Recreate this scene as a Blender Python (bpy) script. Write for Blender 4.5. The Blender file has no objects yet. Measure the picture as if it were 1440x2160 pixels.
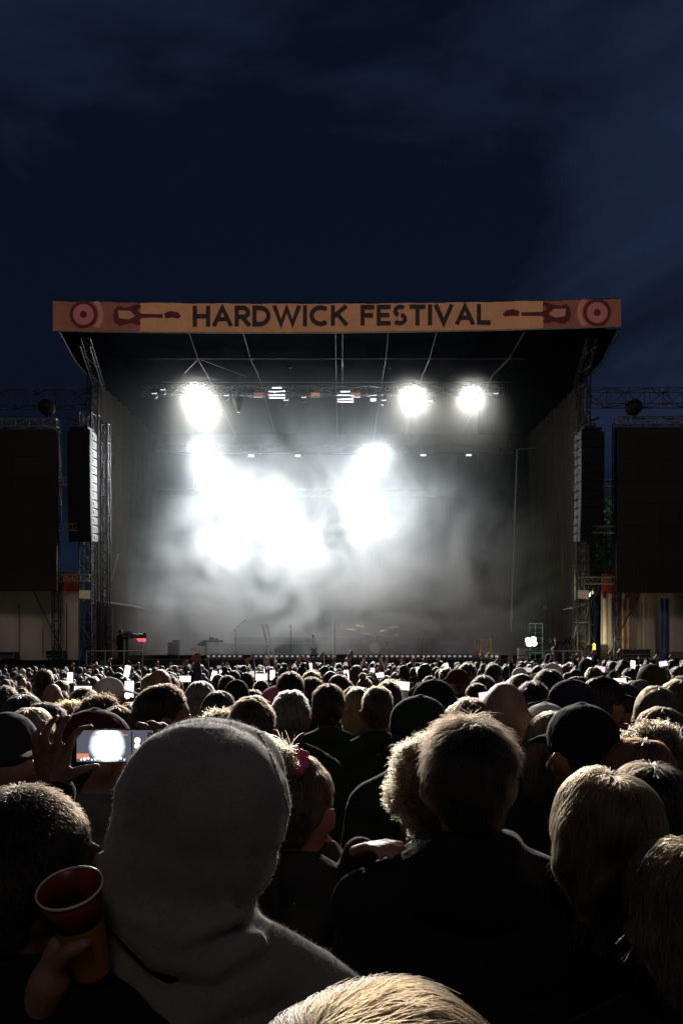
import bpy, bmesh, math, random
import numpy as np
from mathutils import Vector, Matrix, Euler
from mathutils.bvhtree import BVHTree
random.seed(7); RNG = np.random.default_rng(7)
S = bpy.context.scene
COL = S.collection
R = math.radians

# ------------------------------------------------------------------ camera
F, HOR, CH = 1695.0, 1388.0, 1.85          # focal length in photo pixels, horizon row, eye height
def P(px, py, D): return Vector(((px-720)/F*D, D, CH+(HOR-py)/F*D))
cam = bpy.data.cameras.new('camera'); camo = bpy.data.objects.new('camera', cam); COL.objects.link(camo)
camo.location = (0, 0, CH); camo.rotation_euler = (R(90), 0, 0)
cam.sensor_fit = 'VERTICAL'; cam.sensor_height = 36; cam.lens = 36*F/2160
cam.shift_y = (HOR-1080)/2160; cam.clip_start = 0.05; cam.clip_end = 2000
S.camera = camo

# ------------------------------------------------------------------ world: night sky with faint cloud
W = bpy.data.worlds.new('World'); S.world = W; W.use_nodes = True
SUN_EL, SUN_ROT = R(38), R(188)
wt = W.node_tree; wt.nodes.clear()
def wn(t, **k):
    n = wt.nodes.new(t)
    for a, b in k.items(): setattr(n, a, b)
    return n
wo = wn('ShaderNodeOutputWorld'); bg = wn('ShaderNodeBackground')
sky = wn('ShaderNodeTexSky', sky_type='NISHITA', sun_disc=False, sun_elevation=R(-3.0), sun_rotation=SUN_ROT)
tc = wn('ShaderNodeTexCoord'); mp = wn('ShaderNodeMapping'); mp.inputs['Scale'].default_value = (1.5, 1.5, 2.2); mp.inputs['Location'].default_value = (3.4, 1.8, 4.6)
nz = wn('ShaderNodeTexNoise'); nz.inputs['Scale'].default_value = 1.5; nz.inputs['Detail'].default_value = 6; nz.inputs['Roughness'].default_value = .55; nz.inputs['Distortion'].default_value = .6
rp = wn('ShaderNodeValToRGB')
rp.color_ramp.elements[0].position = .46; rp.color_ramp.elements[0].color = (0.0019, 0.0040, 0.0108, 1)
rp.color_ramp.elements[1].position = .78; rp.color_ramp.elements[1].color = (0.0150, 0.0250, 0.0590, 1)
mul = wn('ShaderNodeMix', data_type='RGBA', blend_type='ADD'); mul.inputs[0].default_value = 1.0
sc_ = wn('ShaderNodeMix', data_type='RGBA', blend_type='MULTIPLY'); sc_.inputs[0].default_value = 1.0; sc_.inputs[7].default_value = (.022, .032, .06, 1)
L = wt.links.new
L(tc.outputs['Generated'], mp.inputs[0]); L(mp.outputs[0], nz.inputs[0]); L(nz.outputs[0], rp.inputs[0])
L(sky.outputs[0], sc_.inputs[6]); L(sc_.outputs[2], mul.inputs[6]); L(rp.outputs[0], mul.inputs[7])
L(mul.outputs[2], bg.inputs[0]); bg.inputs[1].default_value = 1.0; L(bg.outputs[0], wo.inputs[0])

# ------------------------------------------------------------------ dim warm field light from behind the crowd
sl = bpy.data.lights.new('sun', 'SUN'); sl.energy = 0.16; sl.angle = R(10); sl.color = (1, .80, .62)
so = bpy.data.objects.new('sun', sl); COL.objects.link(so)
so.rotation_euler = (R(90)-SUN_EL, 0, R(8))

S.view_settings.view_transform = 'Standard'; S.view_settings.look = 'None'
S.view_settings.exposure = 0; S.view_settings.gamma = 1; S.view_settings.use_curve_mapping = False
S.cycles.max_bounces = 5; S.cycles.diffuse_bounces = 2; S.cycles.glossy_bounces = 2; S.cycles.transmission_bounces = 3
S.cycles.transparent_max_bounces = 6; S.cycles.volume_bounces = 3; S.cycles.volume_step_rate = 0.35
S.cycles.sample_clamp_indirect = 3; S.cycles.use_denoising = True; S.cycles.caustics_reflective = False; S.cycles.caustics_refractive = False

# ------------------------------------------------------------------ materials
MATS = {}
def mat(name, col, rough=.7, sss=0, metal=0, var=.15, scale=6, sheen=0, emit=0, emitcol=None, bump=0, bscale=60, spec=.4, transl=0):
    if name in MATS: return MATS[name]
    m = bpy.data.materials.new(name); m.use_nodes = True; t = m.node_tree; b = t.nodes['Principled BSDF']
    b.inputs['Roughness'].default_value = rough; b.inputs['Metallic'].default_value = metal
    b.inputs['Specular IOR Level'].default_value = spec
    co = t.nodes.new('ShaderNodeTexCoord')
    if var:
        n = t.nodes.new('ShaderNodeTexNoise'); n.inputs['Scale'].default_value = scale; n.inputs['Detail'].default_value = 4
        r = t.nodes.new('ShaderNodeValToRGB')
        r.color_ramp.elements[0].position = .3; r.color_ramp.elements[1].position = .7
        r.color_ramp.elements[0].color = tuple(c*(1-var) for c in col)+(1,)
        r.color_ramp.elements[1].color = tuple(min(1, c*(1+var)) for c in col)+(1,)
        t.links.new(co.outputs['Object'], n.inputs[0]); t.links.new(n.outputs[0], r.inputs[0]); t.links.new(r.outputs[0], b.inputs['Base Color'])
    else: b.inputs['Base Color'].default_value = (*col, 1)
    if sheen:
        b.inputs['Sheen Weight'].default_value = sheen; b.inputs['Sheen Roughness'].default_value = .35
        b.inputs['Sheen Tint'].default_value = (*[min(1, .35+.65*c*2) for c in col], 1)
    if sss:
        b.inputs['Subsurface Weight'].default_value = sss; b.inputs['Subsurface Radius'].default_value = (1, .8, .7); b.inputs['Subsurface Scale'].default_value = .02
    if emit:
        b.inputs['Emission Color'].default_value = (*(emitcol or col), 1); b.inputs['Emission Strength'].default_value = emit
    if bump:
        n2 = t.nodes.new('ShaderNodeTexNoise'); n2.inputs['Scale'].default_value = bscale; n2.inputs['Detail'].default_value = 3
        bp = t.nodes.new('ShaderNodeBump'); bp.inputs['Strength'].default_value = bump; bp.inputs['Distance'].default_value = .02
        t.links.new(co.outputs['Object'], n2.inputs[0]); t.links.new(n2.outputs[0], bp.inputs['Height']); t.links.new(bp.outputs[0], b.inputs['Normal'])
    if transl:
        tr = t.nodes.new('ShaderNodeBsdfTranslucent'); tr.inputs[0].default_value = (*col, 1)
        mx = t.nodes.new('ShaderNodeMixShader'); mx.inputs[0].default_value = transl
        out = t.nodes['Material Output']
        t.links.new(b.outputs[0], mx.inputs[1]); t.links.new(tr.outputs[0], mx.inputs[2]); t.links.new(mx.outputs[0], out.inputs[0])
    MATS[name] = m; return m

# ------------------------------------------------------------------ helpers
def tag(o, label=None, cat=None, group=None, kind=None):
    if label: o['label'] = label
    if cat: o['category'] = cat
    if group: o['group'] = group
    if kind: o['kind'] = kind
    return o
def empty(name, loc=(0, 0, 0), rz=0):
    o = bpy.data.objects.new(name, None); COL.objects.link(o); o.location = loc; o.rotation_euler = (0, 0, rz); o.empty_display_size = .2
    return o
def thing(name, label, cat, loc=(0, 0, 0), rz=0, group=None): return tag(empty(name, loc, rz), label, cat, group)
class MB:
    """collects shapes; build() links them as ONE mesh object"""
    def __init__(s): s.bm = bmesh.new()
    def box(s, c, size, rot=None, bev=0):
        m = Matrix.Translation(Vector(c)) @ (rot.to_matrix().to_4x4() if rot else Matrix()) @ Matrix.Diagonal((*size, 1))
        r = bmesh.ops.create_cube(s.bm, size=1, matrix=m)
        if bev:
            es = list({e for v in r['verts'] for e in v.link_edges})
            bmesh.ops.bevel(s.bm, geom=es, offset=bev, segments=2, affect='EDGES')
        return s
    def bar(s, a, b, r=.03, n=8, r2=None):
        a, b = Vector(a), Vector(b); d = b-a
        if d.length < 1e-6: return s
        m = Matrix.Translation((a+b)/2) @ d.to_track_quat('Z', 'Y').to_matrix().to_4x4()
        bmesh.ops.create_cone(s.bm, cap_ends=True, segments=n, radius1=r, radius2=r if r2 is None else r2, depth=d.length, matrix=m); return s
    def path(s, pts, r=.03, n=8):
        for a, b in zip(pts, pts[1:]): s.bar(a, b, r, n)
        return s
    def ball(s, c, r, n=12):
        rr = r if isinstance(r, (tuple, list)) else (r, r, r)
        bmesh.ops.create_uvsphere(s.bm, u_segments=n, v_segments=max(6, n*2//3), radius=1, matrix=Matrix.Translation(Vector(c)) @ Matrix.Diagonal((*rr, 1))); return s
    def poly(s, pts, th, axis='Y'):
        """prism: 2-D outline (x,z) given as 3-D points, pushed th along +axis"""
        off = Vector((0, th, 0)) if axis == 'Y' else (Vector((0, 0, th)) if axis == 'Z' else Vector((th, 0, 0)))
        v0 = [s.bm.verts.new(Vector(p)) for p in pts]; v1 = [s.bm.verts.new(Vector(p)+off) for p in pts]
        n = len(pts)
        try:
            s.bm.faces.new(v0); s.bm.faces.new(v1[::-1])
            for i in range(n): s.bm.faces.new((v0[i], v1[i], v1[(i+1) % n], v0[(i+1) % n]))
        except ValueError: pass
        return s
    def build(s, name, m, parent=None, smooth=False, loc=None):
        bmesh.ops.recalc_face_normals(s.bm, faces=s.bm.faces)
        me = bpy.data.meshes.new(name); s.bm.to_mesh(me); s.bm.free()
        me.materials.append(m)
        if smooth: me.polygons.foreach_set('use_smooth', [True]*len(me.polygons))
        o = bpy.data.objects.new(name, me); COL.objects.link(o)
        if parent: o.parent = parent
        if loc is not None: o.location = loc
        return o
def truss_mb(mb, a, b, w=.4, h=.4, n=8, r=.025, rd=.016):
    """box truss from a to b (vertical or horizontal), square section"""
    a, b = Vector(a), Vector(b); d = (b-a).normalized()
    up = Vector((0, 0, 1)) if abs(d.z) < .9 else Vector((0, 1, 0))
    s = d.cross(up).normalized()*w/2; u = s.cross(d).normalized()*h/2
    cs = [s+u, s-u, -s-u, -s+u]
    for c in cs: mb.bar(a+c, b+c, r, 6)
    for i in range(n+1):
        p = a+(b-a)*i/n
        for j in range(4):
            mb.bar(p+cs[j], p+cs[(j+1) % 4], rd, 5)
            if i < n:
                q = a+(b-a)*(i+1)/n
                k = (j+1) % 4
                if (i+j) % 2: mb.bar(p+cs[j], q+cs[k], rd, 5)
                else: mb.bar(p+cs[k], q+cs[j], rd, 5)
    return mb
def flat_mesh(name, verts, faces, m, parent=None, smooth=False):
    me = bpy.data.meshes.new(name); me.from_pydata([tuple(v) for v in verts], [], faces); me.materials.append(m)
    if smooth: me.polygons.foreach_set('use_smooth', [True]*len(me.polygons))
    o = bpy.data.objects.new(name, me); COL.objects.link(o)
    if parent: o.parent = parent
    return o
def drape_mb(a, b, z0, z1, folds=.05, wl=.35, nx=None, nz=10, seed=0):
    """hanging cloth between two ground points: verts, faces with real folds"""
    a, b = Vector(a), Vector(b); Ld = (b-a).length; d = (b-a)/Ld; nrm = Vector((d.y, -d.x, 0))
    nx = nx or max(8, int(Ld/wl*6)); rnd = random.Random(seed); ph = [rnd.uniform(0, 6.28) for _ in range(4)]
    vs, fs = [], []
    for i in range(nx+1):
        for j in range(nz+1):
            x = Ld*i/nx; z = z0+(z1-z0)*j/nz
            o = folds*(math.sin(x/wl*6.28+ph[0]+.6*math.sin(z*.8+ph[1]))+.6*math.sin(x/wl*2.7+ph[2])+.4*math.sin(z*1.7+x*2+ph[3]))
            vs.append(a+d*x+nrm*o+Vector((0, 0, z)))
    for i in range(nx):
        for j in range(nz):
            k = i*(nz+1)+j; fs.append((k, k+nz+1, k+nz+2, k+1))
    return vs, fs
# ================================================================== the place
black = mat('black_paint', (.012, .012, .013), .55)
blackcloth = mat('black_cloth', (.006, .006, .0065), .95, spec=.1, bump=.3, bscale=3)
darkmetal = mat('dark_metal', (.05, .05, .055), .45, metal=.7)
alu = mat('aluminium', (.42, .42, .42), .38, metal=.85)
rail_m = mat('galvanised_rail', (.33, .33, .31), .5, metal=.5)
tent_m = mat('tent_canvas', (.78, .68, .57), .85, var=.12, scale=.7, bump=.4, bscale=4)
wood = mat('plain_wood', (.42, .25, .13), .5)

g = MB(); g.box((0, 150, -.05), (700, 700, .1))
tag(g.build('ground', mat('trodden_grass', (.03, .035, .018), .95, var=.5, scale=2, bump=.6, bscale=12)), kind='structure')

# ---- stage
SX0, SX1 = -11.9, 11.75
st = thing('festival_stage', 'large black festival stage with sloping canopy roof and smoke filling it', 'stage', (0, 38, 0))
def sp(mb, name, m, **k): # stage part in world coordinates
    o = mb.build(name, m, st, **k); o.location = (0, -38, 0); return o
b = MB(); b.box((0, 43, 1.68), (23.2, 10, .24)); b.box((0, 37.97, 1.62), (23.2, .05, .30)); sp(b, 'deck', mat('deck_ply', (.025, .025, .026), .6, bump=.2))
b = MB(); b.box((0, 37.96, 1.785), (23.2, .06, .03)); sp(b, 'deck_lip', mat('lip_metal', (.16, .16, .16), .4, metal=.7))
v, f = drape_mb((-8.6, 38.3, 0), (8.8, 38.3, 0), 0, 1.46, .03, .5, seed=3); o = flat_mesh('deck_skirt', v, f, blackcloth, st); o.location = (0, -38, 0)
for i in range(19):
    b = MB(); x = -11+i*1.22
    b.bar((x, 38.12, 0), (x, 38.12, 1.47), .03); b.bar((x, 38.12, .2), (x+.9, 38.12, 1.4), .02)
    sp(b, 'deck_leg', darkmetal)
# canopy: front edge high, underside dips 0.5 m then runs back level
def roof_z(y): return 15.85-.5*min(1, max(0, (y-34)/2.2))
vs = []; ys = [34.15, 35.2, 36.3, 38, 43, 49]
for y in ys:
    for x in np.linspace(SX0-.15, SX1+.05, 25):
        vs.append((x, y, roof_z(y)+.02+.03*math.sin(x*2.1)))
nx = 25; fs = [(j*nx+i, j*nx+i+1, (j+1)*nx+i+1, (j+1)*nx+i) for j in range(len(ys)-1) for i in range(nx-1)]
n0 = len(vs); vs += [(x, y, z+.9+.25*math.cos((y-40)/10)) for x, y, z in vs]; fs += [tuple(n0+k for k in f_[::-1]) for f_ in fs]
o = flat_mesh('roof_canopy', vs, fs, mat('canopy_vinyl', (.004, .0045, .006), 1, spec=0, bump=.2, bscale=2), st); o.location = (0, -38, 0)
for xa, xb in ((-6.5, -6.3), (-4.2, -3.9), (-.25, -.25), (.05, .05), (2.0, 1.95), (4.05, 3.8), (7.8, 7.1)):
    b = MB(); b.path([(xa, 34.2, 15.75), ((xa+xb)/2, 36, 15.2), (xb, 37.8, 15.15), (xb, 48, 15.1)], .010); sp(b, 'roof_rafter', mat('dull_tube', (.07, .07, .075), .6, metal=.2))
for y, z in ((36.0, 15.26), (38.6, 15.1)):
    b = MB(); b.bar((-8.6, y, z), (8.2, y, z), .028); b.bar((-6.4, y, z), (-4.5, y+2, z-.1), .014); b.bar((-6.4, y, z), (-7.3, y+1.5, z-.1), .014); sp(b, 'roof_purlin', mat('dull_tube', (.07, .07, .075), .6, metal=.2))
for xs in (SX0-.12, SX1+.02):
    b = MB(); b.path([(xs, 34.1, 15.8), (xs, 36.2, 15.28), (xs, 38, 15.2)], .05)
    sp(b, 'roof_edge_tube', mat('dull_tube', (.07, .07, .075), .6, metal=.2))
    b = MB(); sg = 1 if xs > 0 else -1
    truss_mb(b, (xs-sg*.35, 38, 0), (xs-sg*.35, 38, 15.2), .5, .5, 16, .03); sp(b, 'roof_column', darkmetal)
    truss_b = MB(); truss_mb(truss_b, (xs-sg*1.0, 34.6, 15.45), (xs-sg*.6, 38, 14.6), .4, .4, 5); sp(truss_b, 'roof_bracket', darkmetal)
v, f = drape_mb((-11.9, 48.2, 0), (11.9, 48.2, 0), 1.8, 15.3, .03, 1.3, seed=5); o = flat_mesh('back_drape', v, f, blackcloth, st); o.location = (0, -38, 0)
for xs, xe in ((SX0+.1, -11.2), (SX1-.1, 11.2)):
    v, f = drape_mb((xs, 38.3, 0), (xe, 48, 0), 1.8, 15.25, .06, .8, seed=int(xs*3)); o = flat_mesh('side_drape', v, f, mat('grey_drape', (.07, .064, .055), .95, spec=.1, bump=.3, bscale=3), st); o.location = (0, -38, 0)
b = MB(); b.path([P(250, 1168, 40.5), P(206, 1322, 40.5)], .03); sp(b, 'guy_strut', alu)
b = MB(); b.path([P(1090, 948, 40), P(1084, 1130, 40), P(1076, 1335, 40)], .028); sp(b, 'hanging_cable', mat('pale_cable', (.3, .3, .3), .6))
b = MB(); b.path([P(1090, 948, 40), P(1130, 945, 40.2)], .02); b.bar(P(1145, 930, 40), P(1168, 900, 40), .025); sp(b, 'roof_stay', alu)
for pts in ([P(170, 1262, 38.6), P(213, 1269, 38.4), P(286, 1280, 38.4)], [P(1205, 1283, 38.5), P(1252, 1268, 38.5)]):
    b = MB(); b.path(pts, .05); b.box((pts[0]+pts[-1])/2+Vector((0, .8, .02)), ((pts[-1]-pts[0]).length, 1.6, .03), Euler((0, math.atan2(pts[0].z-pts[-1].z, pts[-1].x-pts[0].x), 0)))
    sp(b, 'wing_awning', mat('awning_edge', (.5, .5, .48), .6))
# wing platforms at both ends
for x0, x1, nm in ((-17.5, -11.0, 0), (11.2, 18, 1)):
    b = MB(); b.box(((x0+x1)/2, 37.78, 1.62), (x1-x0, 2.2, .26)); sp(b, 'wing_deck', black)
    b = MB()
    n = 6
    for i in range(n):
        xa = x0+(x1-x0)*i/n; xb = x0+(x1-x0)*(i+1)/n
        b.bar((xa, 36.7, 0), (xa, 36.7, 1.49), .025); b.bar((xa, 36.74, .15), (xb, 36.74, 1.4), .02); b.bar((xb, 36.66, .15), (xa, 36.66, 1.4), .02)
    b.bar((x0, 36.7, .8), (x1, 36.7, .8), .02); sp(b, 'wing_lattice', darkmetal)

# yellow sheeting under the wing deck
v, f = drape_mb((-14.9, 37.0, 0), (-12.8, 37.0, 0), .4, 1.47, .03, .3, seed=2)
tag(flat_mesh('yellow_sheet', v, f, mat('yellow_pvc', (.55, .48, .05), .6, var=.3, scale=2)), 'yellow green plastic sheet hung behind lattice under the wing deck', 'tarpaulin')

# ---- banner
BD = 33.95
ban = thing('festival_banner', 'long orange festival banner with dark lettering along the front edge of the canopy', 'banner', (0, BD, 15.85))
def banp(px, py): # photo pixel on the banner plane, local to its empty
    p = P(px, py, BD); return Vector((p.x, 0, p.z-15.85))
def edge(px, top): # banner sags slightly along its length
    t = (px-112)/1197; sag = 4*t*(1-t)
    return (635-5*t+8*sag) if top else (697-9*t+8*sag)
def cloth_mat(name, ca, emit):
    return mat(name, ca, .8, var=.3, scale=1.1, emit=emit, emitcol=ca, bump=.25, bscale=2.5, spec=.2)  # low emission stands in for light falling on the banner; it is no lamp
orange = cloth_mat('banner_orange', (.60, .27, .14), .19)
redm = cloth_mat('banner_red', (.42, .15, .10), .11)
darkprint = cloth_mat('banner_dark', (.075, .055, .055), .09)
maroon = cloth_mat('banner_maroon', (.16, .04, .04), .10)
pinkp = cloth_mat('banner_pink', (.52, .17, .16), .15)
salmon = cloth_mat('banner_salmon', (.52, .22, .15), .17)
def strip(name, x0, x1, m, ya=0.0, yb=.035, n=90):
    vs, fs = [], []
    for i in range(n+1):
        px = x0+(x1-x0)*i/n; wob = .022*math.sin(px*.05)+.014*math.sin(px*.13)+.01*math.sin(px*.31)
        for top in (1, 0):
            p = banp(px, edge(px, top)); vs += [p+Vector((0, ya+wob, 0)), p+Vector((0, yb+wob, 0))]
    for i in range(n):
        k = 4*i; q = k+4
        fs += [(k, q, q+2, k+2), (k+1, k+3, q+3, q+1), (k, k+1, q+1, q), (k+2, q+2, q+3, k+3)]
    fs += [(0, 2, 3, 1), (4*n, 4*n+1, 4*n+3, 4*n+2)]
    o = flat_mesh(name, vs, fs, m, ban); return o
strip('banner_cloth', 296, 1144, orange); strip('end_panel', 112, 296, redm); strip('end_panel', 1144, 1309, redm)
b = MB()
for i in range(12):
    xa, xb = 112+1197*i/12, 112+1197*(i+1)/12
    b.bar(banp(xa, edge(xa, 0)+1), banp(xb, edge(xb, 0)+1), .03)
o = b.build('bottom_rail', mat('pale_rail', (.6, .55, .5), .4, metal=.3), ban)
b = MB()
for i in range(12):
    xa, xb = 112+1197*i/12, 112+1197*(i+1)/12
    b.bar(banp(xa, edge(xa, 1)-1)+Vector((0, .08, 0)), banp(xb, edge(xb, 1)-1)+Vector((0, .08, 0)), .04)
b.bar(banp(118, 640)+Vector((0, .1, 0)), banp(111, 616)+Vector((0, .1, 0)), .025)
b.build('top_rail', darkmetal, ban)
# lettering: strokes in a 0..1 high cell
LET = {
 'H': (.74, [[(0, 0), (0, 1)], [(.74, 0), (.74, 1)], [(0, .5), (.74, .5)]]),
 'A': (.86, [[(0, 0), (.43, 1), (.86, 0)], [(.17, .3), (.69, .3)]]),
 'R': (.62, [[(0, 0), (0, 1)], ['arc', .36, .72, .27, .28, 90, -90], [(0, 1), (.36, 1)], [(0, .44), (.36, .44)], [(.3, .44), (.64, 0)]]),
 'D': (.78, [[(0, 0), (0, 1)], ['arc', .30, .5, .48, .5, 90, -90], [(0, 1), (.3, 1)], [(0, 0), (.3, 0)]]),
 'W': (1.3, [[(0, 1), (.33, 0), (.65, .95), (.97, 0), (1.3, 1)]]),
 'I': (.0, [[(0, 0), (0, 1)]]),
 'C': (.82, [['arc', .5, .5, .5, .5, 50, 310]]),
 'K': (.68, [[(0, 0), (0, 1)], [(.66, 1), (.04, .42)], [(.22, .6), (.7, 0)]]),
 'F': (.56, [[(0, 0), (0, 1)], [(0, 1), (.58, 1)], [(0, .5), (.5, .5)]]),
 'E': (.56, [[(0, 0), (0, 1)], [(0, 1), (.58, 1)], [(0, .5), (.5, .5)], [(0, 0), (.58, 0)]]),
 'S': (.58, [['arc', .30, .74, .27, .26, 40, 250], ['arc', .29, .25, .30, .26, 78, -150]]),
 'T': (.7, [[(.35, 0), (.35, 1)], [(0, 1), (.7, 1)]]),
 'V': (.84, [[(0, 1), (.42, 0), (.84, 1)]]),
 'L': (.54, [[(0, 1), (0, 0), (.56, 0)]]),
}
def letter(ch, x0, hgt, base, wd):
    """one printed letter as a thin slab"""
    mb = MB(); wdt, strokes = LET[ch]; th = .20
    def pt(u, v): return Vector((x0+u*wd, 0, base+(th/2+v*(1-th))*hgt))
    k = 0
    for s in strokes:
        if s[0] == 'arc':
            _, cx, cy, rx, ry, a0, a1 = s; n = 14
            pts = [pt(cx+rx*math.cos(R(a0+(a1-a0)*i/n)), cy+ry*math.sin(R(a0+(a1-a0)*i/n))) for i in range(n+1)]
        else: pts = [pt(*q) for q in s]
        ends = []
        for i, p_ in enumerate(pts):
            d0 = (pts[i]-pts[i-1]).normalized() if i else (pts[1]-pts[0]).normalized()
            d1 = (pts[i+1]-pts[i]).normalized() if i < len(pts)-1 else d0
            n0, n1 = Vector((-d0.z, 0, d0.x)), Vector((-d1.z, 0, d1.x))
            nn = (n0+n1).normalized(); w_ = th*hgt/2/max(.45, nn.dot(n0))
            e = d0*0
            if s[0] != 'arc':
                if i == 0: e = -d1*th*hgt/2
                if i == len(pts)-1: e = d0*th*hgt/2
            ends.append((p_+e+nn*w_, p_+e-nn*w_))
        y = -.055-.0015*k; k += 1
        a_ = [mb.bm.verts.new(q+Vector((0, y, 0))) for q, _ in ends]; c_ = [mb.bm.verts.new(q+Vector((0, y, 0))) for _, q in ends]
        a2 = [mb.bm.verts.new(q+Vector((0, .03, 0))) for q, _ in ends]; c2 = [mb.bm.verts.new(q+Vector((0, .03, 0))) for _, q in ends]
        for i in range(len(ends)-1):
            for q in ((a_[i], a_[i+1], c_[i+1], c_[i]), (a2[i], c2[i], c2[i+1], a2[i+1]), (a_[i], a2[i], a2[i+1], a_[i+1]), (c_[i], c_[i+1], c2[i+1], c2[i])):
                mb.bm.faces.new(q)
        for i in (0, -1): mb.bm.faces.new((a_[i], c_[i], c2[i], a2[i]))
    return mb
for word, pxs in (('HARDWICK', (412, 461, 516, 570, 611, 673, 685.5, 734)), ('FESTIVAL', (0, 0, 0, 0, 0, 0, 0, 0))):
    pass
def lay(word, pa, pb):
    hgt = 43/F*BD; th = .2*hgt
    gaps = .17; units = sum(LET[c][0] for c in word); n = len(word)
    total = (pb-pa)/F*BD; per = th+gaps*hgt*.72
    wd = (total-n*th-(n-1)*gaps*hgt*.72)/units
    x = (pa-720)/F*BD+th/2
    for c in word:
        px = 720+(x+LET[c][0]*wd/2)/BD*F
        base = CH+(HOR-(688+1.5*math.sin((px-112)/1197*math.pi)-4*(px-408)/624))/F*BD-15.85
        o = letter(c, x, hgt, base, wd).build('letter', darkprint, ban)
        x += LET[c][0]*wd+th+gaps*hgt*.72
lay('HARDWICK', 407, 732); lay('FESTIVAL', 760, 1033)
def disc(cx, cy, r0, r1, m, name, dy):
    mb = MB(); n = 40; c = banp(cx, cy); k = BD/F
    ring = lambda r, y: [mb.bm.verts.new(c+Vector((r*k*math.cos(6.2832*i/n), y, r*k*math.sin(6.2832*i/n)))) for i in range(n)]
    A, B_ = ring(r1, dy), ring(r1, .03)
    if r0:
        C_, D_ = ring(r0, dy), ring(r0, .03)
        for i in range(n):
            j = (i+1) % n
            for q in ((A[i], A[j], C_[j], C_[i]), (A[i], B_[i], B_[j], A[j]), (C_[i], C_[j], D_[j], D_[i])): mb.bm.faces.new(q)
    else:
        mb.bm.faces.new(A)
        for i in range(n): mb.bm.faces.new((A[i], B_[i], B_[(i+1) % n], A[(i+1) % n]))
    return mb.build(name, m, ban)
for cx, cy, sg in ((177, 664, 1), (1258, 660, -1)):
    disc(cx, cy, 37, 28.5, maroon, 'printed_ring', -.020) if False else None
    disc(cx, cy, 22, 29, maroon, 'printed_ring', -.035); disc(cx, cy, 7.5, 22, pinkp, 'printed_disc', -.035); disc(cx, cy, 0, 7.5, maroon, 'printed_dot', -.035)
    # pale arc beside the disc and a printed guitar pointing to the lettering
    mb = MB(); k = BD/F; c = banp(cx, cy); n = 14
    for r_, y in ((33, -.019), (42, -.019)): pass
    outer = [c+Vector((sg*42*k*math.cos(R(a)), -.053, 42*k*math.sin(R(a)))) for a in np.linspace(-42, 42, n)]
    inner = [c+Vector((sg*33*k*math.cos(R(a)), -.053, 33*k*math.sin(R(a)))) for a in np.linspace(52, -52, n)]
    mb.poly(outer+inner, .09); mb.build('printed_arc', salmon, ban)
    gx = 270 if sg > 0 else 1172
    def q(dx, dy): return banp(gx+sg*dx, cy+2+dy)+Vector((0, -.055, 0))
    outl = [(-28, -12), (-20, -20), (-8, -16), (2, -17), (14, -21), (26, -24), (28, -19), (18, -12), (24, -6), (32, -3), (32, 4), (22, 8), (28, 16), (20, 20), (8, 15), (-4, 17), (-16, 21), (-27, 15), (-31, 2)]
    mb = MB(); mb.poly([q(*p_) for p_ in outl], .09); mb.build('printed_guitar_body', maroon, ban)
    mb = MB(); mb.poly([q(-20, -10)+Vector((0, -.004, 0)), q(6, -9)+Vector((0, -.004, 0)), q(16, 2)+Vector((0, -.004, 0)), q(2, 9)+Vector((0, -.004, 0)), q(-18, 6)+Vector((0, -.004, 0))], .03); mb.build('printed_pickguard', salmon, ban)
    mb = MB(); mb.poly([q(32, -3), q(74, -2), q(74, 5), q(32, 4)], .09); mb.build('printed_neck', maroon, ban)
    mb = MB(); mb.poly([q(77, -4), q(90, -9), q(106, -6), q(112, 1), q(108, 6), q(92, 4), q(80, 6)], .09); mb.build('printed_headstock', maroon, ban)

# ---- lattice towers and line arrays
def tower(px, D, label):
    x = (px-720)/F*D
    t = thing('lattice_tower', label, 'tower', (x, D, 0), 0, 'lattice towers flanking the stage')
    b = MB(); truss_mb(b, (-.25, 0, 0), (-.25, 0, 13.1), .55, .6, 15, .035, .018); b.build('mast', mat('tower_metal', (.13, .13, .13), .5, metal=.6), t)
    b = MB(); truss_mb(b, (.38, .7, 0), (.38, .7, 12.8), .32, .4, 15, .035, .02); b.build('rear_mast', darkmetal, t)
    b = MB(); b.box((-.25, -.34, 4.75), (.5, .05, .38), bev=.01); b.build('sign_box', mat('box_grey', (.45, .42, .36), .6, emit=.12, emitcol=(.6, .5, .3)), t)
    if px > 720: # added green spot to light the tree; the box itself is no floodlight
        l = bpy.data.lights.new('added_tree_spot', 'SPOT'); l.energy = 900; l.color = (.75, 1, .45); l.spot_size = R(70); l.spot_blend = .6; lo = bpy.data.objects.new('added_tree_spot', l); COL.objects.link(lo); lo.parent = t; lo.location = (.3, .6, 4.8); lo.rotation_euler = Vector((3.2, 8.2, 2.6)).to_track_quat('-Z', 'Y').to_euler()
    b = MB(); b.bar((-.25, 0, 12.6), (-.95 if px < 720 else .4, -.6, 12.75), .05); b.build('hoist_arm', darkmetal, t)
    for z in (.3, 1.3, 2.2): 
        b = MB(); b.path([(-.3, -.34, z), (.1, -.5, z+.25), (.25, -.36, z-.2), (-.1, -.42, z-.35)], .03); b.build('cable_loop', black, t)
    return t
tower(196, 37, 'tall metal lattice tower beside the yellow under-deck sheet')
tower(1236, 37, 'tall metal lattice tower beside the green lit tree')
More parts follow.
